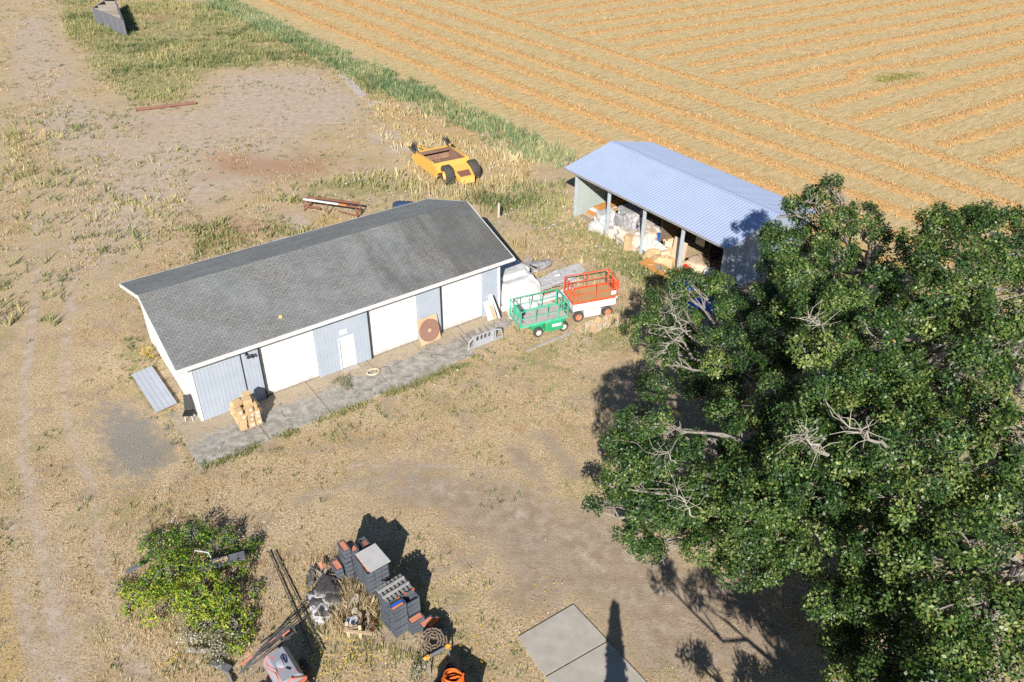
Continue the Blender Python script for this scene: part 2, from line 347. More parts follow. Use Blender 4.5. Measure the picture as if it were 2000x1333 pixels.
# ------------------------------------------------------------------ hay field with raked rows
FE = Vector((.619, -.786, 0)).normalized(); FN = Vector((.786, .619, 0)).normalized(); F0 = G(1115, 300)
def fpt(e, n, z=0): p = F0+FE*e+FN*n; return Vector((p.x, p.y, z))
def build_field():
    N = NT('stubble'); v = N.coord(); mp = N.n('Mapping'); N.l(v, mp.inputs[0]); mp.inputs[2].default_value = (0, 0, math.atan2(FN.y, FN.x)*-1); 
    mp2 = N.n('Mapping'); N.l(mp.outputs[0], mp2.inputs[0]); mp2.inputs[3].default_value = (.35, 1.6, 1)
    n1 = N.noise(mp2.outputs[0], 1.6, 6, .75); n2 = N.noise(v, 6, 6, .8); n3 = N.noise(v, .12, 3, .6)
    c = N.ramp(N.mth('ADD', N.mth('MULTIPLY', n1, .5), N.mth('MULTIPLY', n2, .5)), [(.38, (.27, .21, .11)), (.46, (.48, .355, .175)), (.54, (.62, .475, .25)), (.63, (.74, .60, .365))])
    c = N.mix(N.mth('MULTIPLY', N.step(n3, .45, .65), .28), c, (.44, .38, .21, 1))
    N.l(c, N.b.inputs['Base Color']); N.b.inputs['Roughness'].default_value = .95; N.b.inputs['Specular IOR Level'].default_value = .15
    N.bump(n2, .1, .8)
    # jagged headland edge towards the weeds
    es = np.arange(-120, 90, 1.2); rr = np.random.default_rng(5)
    V = []; F = []
    for e in es:
        j = rr.normal()*.25
        for nn in (j-.1, 30, 90, 320): p = fpt(e, nn, .012); V.append((p.x, p.y, .012))
    for i in range(len(es)-1):
        for k in range(3): F.append((4*i+k, 4*i+4+k, 4*i+5+k, 4*i+1+k))
    tag(mesh_np('hay_field', V, F, N.m), kind='structure')
    H = NT('raked_hay'); v = H.coord(); n1 = H.noise(v, 5, 7, .8)
    c = H.ramp(n1, [(.34, (.39, .215, .08)), (.45, (.54, .325, .13)), (.55, (.64, .415, .185)), (.66, (.73, .54, .29))])
    H.l(c, H.b.inputs['Base Color']); H.b.inputs['Roughness'].default_value = .95; H.b.inputs['Specular IOR Level'].default_value = .1; H.bump(n1, .06, .7)
    def row(path, w, label, group, seed):
        r = np.random.default_rng(seed); L = sum((path[i+1]-path[i]).length for i in range(len(path)-1)); n = int(L/.45)+2; K = 7
        cum = [0.0]
        for i in range(len(path)-1): cum.append(cum[-1]+(path[i+1]-path[i]).length)
        V = []; F = []; wob = np.cumsum(r.normal(size=n)*.06); wob -= np.linspace(0, wob[-1], n)
        for i in range(n):
            d = L*i/(n-1); s = max(j for j in range(len(path)-1) if cum[j] <= d+1e-6) if d < L else len(path)-2
            t = (d-cum[s])/max(cum[s+1]-cum[s], 1e-6); p = path[s].lerp(path[s+1], min(t, 1)); dr = (path[s+1]-path[s]).normalized(); sd = Vector((-dr.y, dr.x, 0))
            ww = w*1.25*(.75+.5*r.random()); hh = .045*(.4+1.0*r.random())*(1 if 0 < i < n-1 else .2)
            for k in range(K):
                a = k/(K-1)*2-1; z = .013+hh*max(0, 1-abs(a)**1.7)*(.7+.6*r.random()) if 0 < k < K-1 else .003
                q = p+sd*(a*ww/2+wob[i]*.5+r.normal()*.05); V.append((q.x, q.y, z))
        for i in range(n-1):
            for k in range(K-1): F.append((i*K+k, i*K+K+k, i*K+K+k+1, i*K+k+1))
        # loose wisps along both flanks
        m_ = int(L*34); dd = r.uniform(0, L, m_); off = r.normal(size=m_)*w*.55; ang = r.uniform(0, 3.14, m_); ln = r.uniform(.12, .38, m_); wd = r.uniform(.02, .045, m_)
        pth = np.array([(p.x, p.y) for p in path]); cm = np.array(cum); px_ = np.interp(dd, cm, pth[:, 0]); py_ = np.interp(dd, cm, pth[:, 1]); dv = pth[-1]-pth[0]; dv = dv/np.linalg.norm(dv)
        cx = px_-dv[1]*off; cy = py_+dv[0]*off; zz_ = .02+.08*np.exp(-(off/(w*.5))**2)*r.uniform(.5, 1.2, m_); ux, uy = np.cos(ang)*ln/2, np.sin(ang)*ln/2; vx, vy = -np.sin(ang)*wd, np.cos(ang)*wd; tl_ = r.normal(size=m_)*.06
        Q = np.stack([np.stack([cx-ux-vx, cy-uy-vy, zz_-tl_], 1), np.stack([cx+ux-vx, cy+uy-vy, zz_+tl_], 1), np.stack([cx+ux+vx, cy+uy+vy, zz_+tl_], 1), np.stack([cx-ux+vx, cy-uy+vy, zz_-tl_], 1)], 1).reshape(-1, 3); Q[:, 2] = np.maximum(Q[:, 2], .016)
        b0 = len(V); V = np.concatenate([np.array(V), Q]); F = np.concatenate([np.array(F), b0+np.arange(4*m_).reshape(-1, 4)])
        o = mesh_np('hay_row', V, F, H.m); tag(o, label, 'hay row', group)
    ORD = ['first', 'second', 'third', 'fourth', 'fifth', 'sixth', 'seventh', 'eighth', 'ninth', 'tenth', 'eleventh', 'twelfth', 'thirteenth', 'fourteenth', 'fifteenth', 'sixteenth', 'seventeenth', 'eighteenth', 'nineteenth', 'twentieth']
    for i, (n, w) in enumerate([(4.2, 1.3), (8.6, 1.5), (12.9, 1.5), (16.9, 1.4), (21.2, 1.3), (26.4, 1.3)]):
        row([fpt(e, n+.12*math.sin(e*.11+i)) for e in range(-90, 50, 4)], w, 'long hay row parallel to the field edge, %s out from the metal shed' % ORD[i], 'hay rows along the field edge', 40+i)
    es = [23.8, 19.1, 14.6, 9.9, 5.4, .8, -3.9, -8.4, -12.8, -17.2, -21.9, -26.4, -31, -35.6, -40.1, -44.7, -49.2, -54]
    for i, e in enumerate(es):
        n0 = 28.4 + (i % 3)*.5; pts = [fpt(e+.11*(n-n0)+.15*math.sin(n*.17+i), n) for n in np.arange(n0, 175, 4)]
        if i == 5:
            pts = [fpt(.8, 28.6), fpt(2.4, 39.5), fpt(1.8, 41.5), fpt(.6, 43.4), fpt(1.2, 47), fpt(3.4, 53.5), fpt(6, 74), fpt(14, 150)]
        row(pts, 1.35, ('row of raked hay with a kink bending round the small green patch' if i == 5 else 'hay row across the open field, %s one counting up from the oaks' % ORD[i]), 'hay rows across the field', 60+i)
build_field()

# ------------------------------------------------------------------ concrete apron and slab
def concrete_mat():
    N = NT('old_concrete'); v = N.coord(); n1 = N.noise(v, .55, 5, .7); n2 = N.noise(v, 2.2, 6, .75); n3 = N.noise(v, 18, 3, .7)
    c = N.ramp(N.mth('ADD', N.mth('MULTIPLY', n2, .7), N.mth('MULTIPLY', n3, .3)), [(.38, (.20, .185, .16)), (.5, (.31, .29, .255)), (.61, (.46, .43, .385))])
    sx = N.n('SeparateXYZ'); N.l(v, sx.inputs[0]); ac = N.mth('ADD', N.mth('MULTIPLY', N.mth('SUBTRACT', sx.outputs[0], -16.194), -.58687), N.mth('MULTIPLY', N.mth('SUBTRACT', sx.outputs[1], 33.415), .80968))
    deb = N.mth('ADD', N.step(ac, -1.9, -.4), N.mth('MULTIPLY', N.mth('SUBTRACT', N.mth('ADD', N.mth('MULTIPLY', n1, .6), N.mth('MULTIPLY', n2, .4)), .5), 4.2))
    c = N.mix(N.mth('MULTIPLY', N.step(deb, .35, .75), .85), c, N.ramp(n3, [(.38, (.27, .205, .13)), (.62, (.50, .41, .285))]))
    vo = N.n('TexVoronoi', feature='DISTANCE_TO_EDGE'); vo.inputs['Scale'].default_value = .42
    wv = N.n('Mix', data_type='VECTOR'); nn = N.n('TexNoise'); nn.inputs['Scale'].default_value = 1.5; N.l(v, nn.inputs['Vector']); wv.inputs[0].default_value = .16; N.l(v, wv.inputs[4]); N.l(nn.outputs[1], wv.inputs[5]); N.l(wv.outputs[1], vo.inputs['Vector'])
    c = N.mix(N.mth('SUBTRACT', 1.0, N.mth('MAXIMUM', N.step(vo.outputs[0], .002, .012), N.step(n1, .42, .5))), c, (.13, .11, .085, 1))
    N.l(c, N.b.inputs['Base Color']); N.b.inputs['Roughness'].default_value = .9; N.bump(n2, .01, .6); return N.m
OLDC = concrete_mat()
BX, BY, BYAW = -16.19425, 33.41496, .62717
BU = Vector((math.cos(BYAW), math.sin(BYAW), 0)); BV = Vector((-math.sin(BYAW), math.cos(BYAW), 0)); BO = Vector((BX, BY, 0))
def bp(u, v, z=0): return BO+BU*u+BV*v+Vector((0, 0, z))
apr = MB()
for (u0, u1, w) in ((-1.25, 2.35, -3.45), (2.4, 5.85, -3.35), (5.92, 9.6, -3.3), (9.66, 12.7, -3.42), (12.75, 15.15, -3.1)):
    apr.prism([(p.x, p.y) for p in (bp(u0, w), bp(u1, w+.04), bp(u1, .3 if u0 > 0 else 1.6), bp(u0, .3 if u0 > 0 else 1.6))], -.1, .045)
apr.prism([(p.x, p.y) for p in (bp(15.2, -2.2), bp(19.1, -1.6), bp(19.1, .3), bp(15.2, .3))], -.1, .04)
tag(apr.build('concrete_apron', OLDC), kind='structure')
pad = MB()
A, Bq, Cq, Dq = G(1012, 1246), G(1120, 1183), G(1185, 1252), G(1063, 1322)
ab, ac = Bq-A, Dq-A
pad.prism([(p.x, p.y) for p in (A, Bq, Cq, Dq)], -.1, .07)
off = (Dq-A).normalized()*.09
E1, E2 = Dq+off, Cq+off
pad.prism([(p.x, p.y) for p in (E1, E2, E2+(Cq-Bq)*1.1, E1+(Dq-A)*1.1)], -.1, .07)
tag(pad.build('concrete_pad', CONC), kind='structure')
st = MB(); a, b, c, d = G(660, 146, .05), G(672, 140, .05), G(716, 185, .05), G(706, 192, .05)
st.slab([d, c, b, a], .15); st.slab([G(716, 208, .05), G(745, 200, .05), G(735, 196, .05), G(720, 200, .05)], .12)
tag(st.build('concrete_strip', pm('strip_concrete', (.52, .47, .42), (.4, .36, .32), 1.5, .9)), kind='structure')

# ------------------------------------------------------------------ long garage building
def shingle_mat(name='asphalt_shingle', tone_gain=1.0, wear=.62):
    N = NT(name); uv = N.coord('UV'); ob = N.coord()
    br = N.n('TexBrick', offset=.5); N.l(uv, br.inputs[0]); br.inputs['Scale'].default_value = 1; br.inputs['Brick Width'].default_value = .33; br.inputs['Row Height'].default_value = .145
    br.inputs['Mortar Size'].default_value = .008; br.inputs['Color1'].default_value = tuple(tone_gain*x for x in (.185, .197, .198))+(1,); br.inputs['Color2'].default_value = tuple(tone_gain*x for x in (.24, .255, .257))+(1,); br.inputs['Mortar'].default_value = tuple(tone_gain*x for x in (.06, .06, .058))+(1,); br.inputs['Bias'].default_value = -.2
    mp = N.n('Mapping'); N.l(uv, mp.inputs[0]); mp.inputs[3].default_value = (.5, .11, 1); st = N.noise(mp.outputs[0], 1.4, 5, .65)
    n1 = N.noise(uv, .5, 4, .6); c = N.mix(N.mth('MULTIPLY', N.step(n1, .4, .7), .5), br.outputs[0], tuple(tone_gain*x for x in (.28, .297, .30))+(1,))
    # old grime streaks washed down towards the right end
    sx = N.n('SeparateXYZ'); N.l(uv, sx.inputs[0]); grime = N.mth('MULTIPLY', N.step(N.mth('ADD', N.mth('MULTIPLY', sx.outputs[0], .034), st), .82, 1.15), wear)
    c = N.mix(grime, c, (.072, .075, .074, 1))
    # moss in the joints
    mo = N.noise(uv, 5.5, 3, .7); n4 = N.noise(uv, .35, 2, .5); f = N.mth('MULTIPLY', br.outputs[1], N.step(N.mth('ADD', mo, N.mth('MULTIPLY', n4, .35)), .66, .75))
    dots = N.step(N.mth('ADD', N.noise(uv, 9, 2, .5), N.mth('MULTIPLY', n4, .25)), .77, .81)
    c = N.mix(N.mth('MAXIMUM', f, dots), c, (.13, .065, .025, 1))
    N.l(c, N.b.inputs['Base Color']); N.b.inputs['Roughness'].default_value = .95; N.b.inputs['Specular IOR Level'].default_value = .2
    N.bump(N.mth('ADD', N.mth('MULTIPLY', br.outputs[1], -.6), N.noise(uv, 40, 2, .7)), .012); return N.m
SHING = shingle_mat(); SHING2 = shingle_mat('brightened_shingle', 1.45, .1)  # rear slope: less grime, and colour brightened to offset the grazing sun
L, RU0, RU1, VO, RW, ZE, ZR = 19.02, -.669, 19.665, .534, 5.135, 3.954, 5.7016
DEP = 2*RW-2*VO
gar = thing('garage_building', 'long low garage with grey shingle roof, three white overhead doors and pale grey-blue siding', 'garage', BO, BYAW)
def roofz(v): return ZE+(ZR-ZE)*min(v+VO, 2*RW-VO-v)/RW
def siding(u0, u1, z0=.05, z1=3.78):
    return MB().ribbed((u0, 0, z0), (1, 0, 0), (0, 0, 1), u1-u0, z1-z0, .2, .014, .012, .06)
for u0, u1 in ((.13, 2.6), (2.67, 3.56), (6.71, 8.03), (8.99, 9.93), (13.14, 14.70), (17.74, 18.86)):
    siding(u0, u1).build('siding_panel', SIDING, gar)
hd = MB().ribbed((8.03, 0, 2.14), (1, 0, 0), (0, 0, 1), .96, 1.64, .2, .014, .012, .06); hd.build('siding_panel', SIDING, gar)
# left gable wall, rear wall, right gable wall, header
lw = MB(); lw.slab([(0, DEP, .05), (0, 0.08, .05), (0, 0.08, roofz(0)-.2), (0, DEP/2, roofz(DEP/2)-.2), (0, DEP, roofz(DEP)-.2)], .1)
lw.build('gable_wall', W_PAINT, gar)
rw = MB(); rw.slab([(L, 0.08, .05), (L, DEP, .05), (L, DEP, roofz(DEP)-.2), (L, DEP/2, roofz(DEP/2)-.2), (L, 0.08, roofz(0)-.2)], .1)
rw.build('gable_wall', SIDING, gar)
MB().box((L/2, DEP-.05, 1.95), (L-.2, .1, 3.7)).build('rear_wall', SIDING, gar)
MB().box((L/2, .2, 3.6), (L-.25, .1, .36)).build('header', SIDING, gar)
MB().box((.06, -.012, 1.95), (.13, .05, 3.75)).build('corner_trim', W_PAINT, gar); MB().box((18.94, -.012, 1.95), (.15, .05, 3.75)).build('corner_trim', W_PAINT, gar)
for u in (3.60, 9.96, 14.73): MB().box((u, .03, 1.75), (.07, .18, 3.4)).build('shaded_jamb', DARK, gar)  # left jambs coloured dark to paint in the shadow line beside each door
MB().box((2.635, .02, 1.9), (.07, .06, 3.6)).build('door_gap', DARK, gar)
def door_mat():
    N = NT('door_paint'); v = N.coord(); sx = N.n('SeparateXYZ'); N.l(v, sx.inputs[0]); n1 = N.noise(v, 3, 6, .7); mp = N.n('Mapping'); N.l(v, mp.inputs[0]); mp.inputs[3].default_value = (6, 1, .5); n2 = N.noise(mp.outputs[0], 1.2, 5, .7)
    dirt = N.mth('MULTIPLY', N.step(N.mth('SUBTRACT', N.mth('MULTIPLY', n1, 1.3), sx.outputs[2]), .12, .75), .8)
    c = N.mix(dirt, (.72, .73, .745, 1), (.38, .32, .25, 1)); c = N.mix(N.mth('MULTIPLY', N.step(n2, .5, .72), .3), c, (.56, .55, .53, 1))
    N.l(c, N.b.inputs['Base Color']); N.b.inputs['Roughness'].default_value = .5; return N.m
DOORM = door_mat()
for i, (u0, u1) in enumerate(((3.64, 6.71), (10.0, 13.14), (14.77, 17.74))):
    d = MB()
    for k in range(5): d.box(((u0+u1)/2, .13, .055+k*.66+.327), (u1-u0, .05, .632))
    o = d.build('overhead_door', DOORM, gar)
    MB().box(((u0+u1)/2, .125, .095), (u1-u0, .075, .03)).build('door_seal', pm('grey_rubber', (.25, .25, .25)), o)
dr = MB().box((8.51, .075, 1.08), (.84, .05, 2.04)).build('door', W_PAINT, gar)
fr = MB(); fr.box((8.06, .02, 1.08), (.06, .1, 2.06)); fr.box((8.96, .02, 1.08), (.06, .1, 2.06)); fr.box((8.51, .02, 2.12), (.96, .1, .05)); fr.build('door_frame', W_PAINT, dr)
R90 = Matrix.Rotation(math.pi/2, 3, 'X')
for z in (1.0, 1.22): MB().lathe([(.012, 0), (.014, .03), (.034, .04), (.036, .06), (.02, .075), (0, .078)], 12, R90, (8.84, .05, z)).build('door_handle' if z < 1.1 else 'door_lock', STEEL, dr, True)
MB().box((8.51, -.2, .075), (1.0, .34, .06)).build('door_step', CONC, gar)
sg = MB().box((8.40, -.022, 2.5), (.46, .02, .28)).build('sign', pm('sign_board', (.78, .78, .78)), gar)
ln = MB()
for z, w in ((2.57, .3), (2.51, .34), (2.45, .22)): ln.box((8.40, -.0335, z), (w, .004, .018))
ln.build('sign_lettering', pm('faded_ink', (.45, .47, .52)), sg)
lt = MB(); lt.box((2.95, -.03, 3.18), (.12, .06, .14)); lt.bar((2.95, -.05, 3.2), (2.95, -.34, 3.24), .03)
lt.lathe([(.03, 0), (.05, -.05), (.1, -.14), (.105, -.16), (.08, -.16)], 14, Matrix.Rotation(.35, 3, 'X'), (2.95, -.36, 3.28)); lt.lathe([(.03, 0), (.05, -.05), (.1, -.14), (.105, -.16), (.08, -.16)], 14, Matrix.Rotation(.35, 3, 'X'), (3.16, -.32, 3.26)); lt.bar((2.95, -.2, 3.22), (3.16, -.3, 3.24), .025)
lt.build('flood_light', DARK, gar, True)
vb = -VO+2*RW
MB().slab([(RU0, -VO, ZE), (RU1, -VO, ZE), (RU1, -VO+RW, ZR), (RU0, -VO+RW, ZR)], .16).build('roof_slope', SHING, gar, uvfn=lambda c: (c.x, (c.y+VO)*1.056))
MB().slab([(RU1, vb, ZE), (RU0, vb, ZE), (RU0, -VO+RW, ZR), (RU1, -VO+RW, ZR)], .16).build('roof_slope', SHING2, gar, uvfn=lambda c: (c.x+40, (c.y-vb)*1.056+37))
rc = MB(); y0, k = -VO+RW, (ZR-ZE)/RW
for i in range(62):
    u = RU0+i*.328; w = .15
    rc.slab([(u, y0-w, ZR-w*k+.012), (u+.322, y0-w, ZR-w*k+.006), (u+.322, y0, ZR+.02), (u, y0, ZR+.026)], .008); rc.slab([(u, y0, ZR+.026), (u+.322, y0, ZR+.02), (u+.322, y0+w, ZR-w*k+.006), (u, y0+w, ZR-w*k+.012)], .008)
rc.build('ridge_cap', SHING, gar, uvfn=lambda c: (c.x, c.y*1.05))
fa = MB(); fa.box(((RU0+RU1)/2, -VO-.03, ZE-.13), (RU1-RU0+.1, .05, .24)); fa.box(((RU0+RU1)/2, vb+.03, ZE-.13), (RU1-RU0+.1, .05, .24))
gt = MB(); q = ((-VO-.11, ZE-.03), (-VO-.15, ZE-.015), (-VO-.19, ZE-.11), (-VO-.17, ZE-.16), (-VO-.06, ZE-.16), (-VO-.06, ZE-.14), (-VO-.15, ZE-.14))
gt.box(((RU0+RU1)/2, -VO-.16, ZE-.085), (RU1-RU0+.08, .02, .13)); gt.box(((RU0+RU1)/2, -VO-.11, ZE-.145), (RU1-RU0+.08, .12, .015))
for u in (RU0-.03, RU1+.03): gt.box((u, -VO-.11, ZE-.09), (.015, .1, .11))
gt.build('gutter', TRIM, gar)
lv = MB(); rr = random.Random(4)
for i in range(46):
    u = rr.choice((rr.uniform(.5, 6), rr.uniform(10, 16)))
    lv.box((u, -VO-.11+rr.uniform(-.02, .02), ZE-.12), (rr.uniform(.06, .3), .06, .03), rz=rr.uniform(-.2, .2))
tag(lv.build('gutter_debris', pm('leaf_litter', (.16, .10, .06), (.28, .2, .13), 6), gar), kind='stuff')
fa.build('fascia', TRIM, gar)
for u in (RU0-.025, RU1+.025):
    ba = MB()
    for s0, s1 in (((-VO, ZE), (y0, ZR)), ((vb, ZE), (y0, ZR))): ba.bar((u, s0[0], s0[1]-.11), (u, s1[0], s1[1]-.11), .05, .22)
    ba.build('barge_board', TRIM, gar)
so_ = MB(); so_.box((L/2, -VO/2, 3.72), (L+.6, VO-.03, .02)); so_.build('soffit', TRIM, gar)
vent = MB(); vent.lathe([(.11, 0), (.11, .05), (.10, .07), (0, .075)], 14, Matrix.Rotation(math.atan(k), 3, 'X'), (5.25, .55, roofz(.55)+.005))
vo_ = vent.build('roof_disc', None, None, True); vo_.data.materials.append(pm('tan_disc', (.62, .45, .2))); vo_.matrix_world = Matrix.Translation(BO) @ Matrix.Rotation(BYAW, 4, 'Z')
tag(vo_, 'small tan disc lying on the grey shingle roof near the gutter', 'lid')

# ------------------------------------------------------------------ open-fronted pole shed
SX, SY, SYAW = 4.75141, 58.42814, -.92644
shed = thing('pole_shed', 'open-fronted pole shed with ribbed pale blue metal roof beside the hay field', 'shed', (SX, SY, 0), SYAW)
SMW = Matrix.Translation((SX, SY, 0)) @ Matrix.Rotation(SYAW, 4, 'Z')
SU0, SU1, SV, SRW, SZE, SZR, SBK, SZB = -1.0215, 15.0635, .4, 4.674, 3.8315, 4.905, 9.318, 3.772
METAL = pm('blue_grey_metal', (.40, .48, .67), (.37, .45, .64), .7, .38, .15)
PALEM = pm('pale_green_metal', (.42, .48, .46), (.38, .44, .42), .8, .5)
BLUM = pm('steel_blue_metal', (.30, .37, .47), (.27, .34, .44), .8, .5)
POSTM = pm('post_paint', (.46, .52, .56), (.38, .43, .47), 3, .7)
for i in range(5):
    MB().cbox((i*3.642, 0, 1.75), (.19, .19, 3.5), .012).build('post', POSTM, shed)
sl_ = math.hypot(SRW, SZR-SZE); MB().ribbed((SU0, -SV, SZE), (1, 0, 0), (0, SRW, SZR-SZE), SU1-SU0, sl_, .24, .13, .035, .012).build('roof_slope', METAL, shed)
yb = -SV+SBK; dy = SBK-SRW; sb = math.hypot(dy, SZR-SZB)
MB().ribbed((SU1, yb, SZB), (-1, 0, 0), (0, -dy, SZR-SZB), SU1-SU0, sb, .24, .13, .035, .012).build('roof_slope', METAL, shed)
rg = MB(); yr = -SV+SRW; rg.slab([(SU0-.01, yr-.2, SZR-.03), (SU1+.01, yr-.2, SZR-.03), (SU1+.01, yr, SZR+.03), (SU0-.01, yr, SZR+.03)], .012); rg.slab([(SU0-.01, yr, SZR+.03), (SU1+.01, yr, SZR+.03), (SU1+.01, yr+.2, SZR-.03), (SU0-.01, yr+.2, SZR-.03)], .012); rg.build('ridge_cap', METAL, shed)
bm_ = MB(); bm_.box(((SU0+SU1)/2, -.02, 3.66), (SU1-SU0-.5, .1, .26)); bm_.box(((SU0+SU1)/2, -SV+.03, SZE-.12), (SU1-SU0, .04, .14)); bm_.build('eave_beam', pm('eave_timber', (.24, .22, .2), (.32, .3, .28), 3), shed)
def shz(v): return SZE+(SZR-SZE)*(v+SV)/SRW if v < yr else SZR-(SZR-SZB)*(v-yr)/dy
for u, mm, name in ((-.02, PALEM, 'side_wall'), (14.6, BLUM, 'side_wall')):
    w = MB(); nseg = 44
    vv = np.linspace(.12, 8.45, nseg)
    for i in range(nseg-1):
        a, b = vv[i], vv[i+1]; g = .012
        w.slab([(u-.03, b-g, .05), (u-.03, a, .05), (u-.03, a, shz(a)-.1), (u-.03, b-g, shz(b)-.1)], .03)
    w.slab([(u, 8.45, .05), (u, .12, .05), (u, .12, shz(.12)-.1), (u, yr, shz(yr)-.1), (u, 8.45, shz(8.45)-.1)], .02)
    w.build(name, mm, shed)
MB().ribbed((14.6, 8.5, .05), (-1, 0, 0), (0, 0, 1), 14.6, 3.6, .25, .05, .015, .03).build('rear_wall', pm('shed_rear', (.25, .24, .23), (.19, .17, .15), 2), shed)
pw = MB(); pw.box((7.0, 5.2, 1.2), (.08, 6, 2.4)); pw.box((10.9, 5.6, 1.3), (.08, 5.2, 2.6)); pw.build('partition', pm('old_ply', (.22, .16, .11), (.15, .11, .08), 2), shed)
rf = MB()
for i in range(5):
    rf.bar((i*3.642+.12, -.1, 3.55), (i*3.642+.12, yr, SZR-.25), .05, .2); rf.bar((i*3.642+.12, yr, SZR-.25), (i*3.642+.12, 8.3, SZB-.2), .05, .2)
rf.build('rafter', WOOD, shed)

# ------------------------------------------------------------------ small helpers for heaps and sheets
def lump(name, label, cat, loc, dims, mat, seed=0, rough=.25, sub=3, rotz=0, group=None, parent=None, flat=0.0, crease=.0, sq=.8):
    import bmesh
    bm = bmesh.new(); bmesh.ops.create_icosphere(bm, subdivisions=sub, radius=1); r = np.random.default_rng(seed)
    dirs = [(r.normal(size=3), r.uniform(0, 6.3), f) for f in (1.6, 2.4, 3.6, 5.5, 8, 12, 19) for _ in range(2)]
    for v in bm.verts:
        p = np.array(v.co); d = sum(math.sin(p@k*f+ph)/f for k, ph, f in dirs)
        q = np.sign(p)*np.abs(p)**sq*(1+rough*d*1.1)
        q[2] = min(q[2], 1-flat+.10*d*rough)
        z = max(q[2], -.12)
        v.co = (q[0]*dims[0]/2, q[1]*dims[1]/2, max(z*dims[2], 0.004 if p[2] < -.3 else -1))
        if v.co.z < 0: v.co.z = .002
    me = bpy.data.meshes.new(name); bm.to_mesh(me); bm.free()
    for p in me.polygons: p.use_smooth = crease <= 0
    me.materials.append(mat); o = bpy.data.objects.new(name, me); COL.objects.link(o); o.location = loc; o.rotation_euler = (0, 0, rotz)
    if parent: o.parent = parent
    else: tag(o, label, cat, group)
    return o
def shedp(u, v, z=0): return SMW @ Vector((u, v, z))
def single(mb, name, mat, label, cat, loc=(0, 0, 0), rotz=0.0, group=None, smooth=False, kind=None):
    o = mb.build(name, mat, None, smooth); o.location = loc; o.rotation_euler = (0, 0, rotz) if not hasattr(rotz, '__len__') else rotz
    return tag(o, label, cat, group, kind)

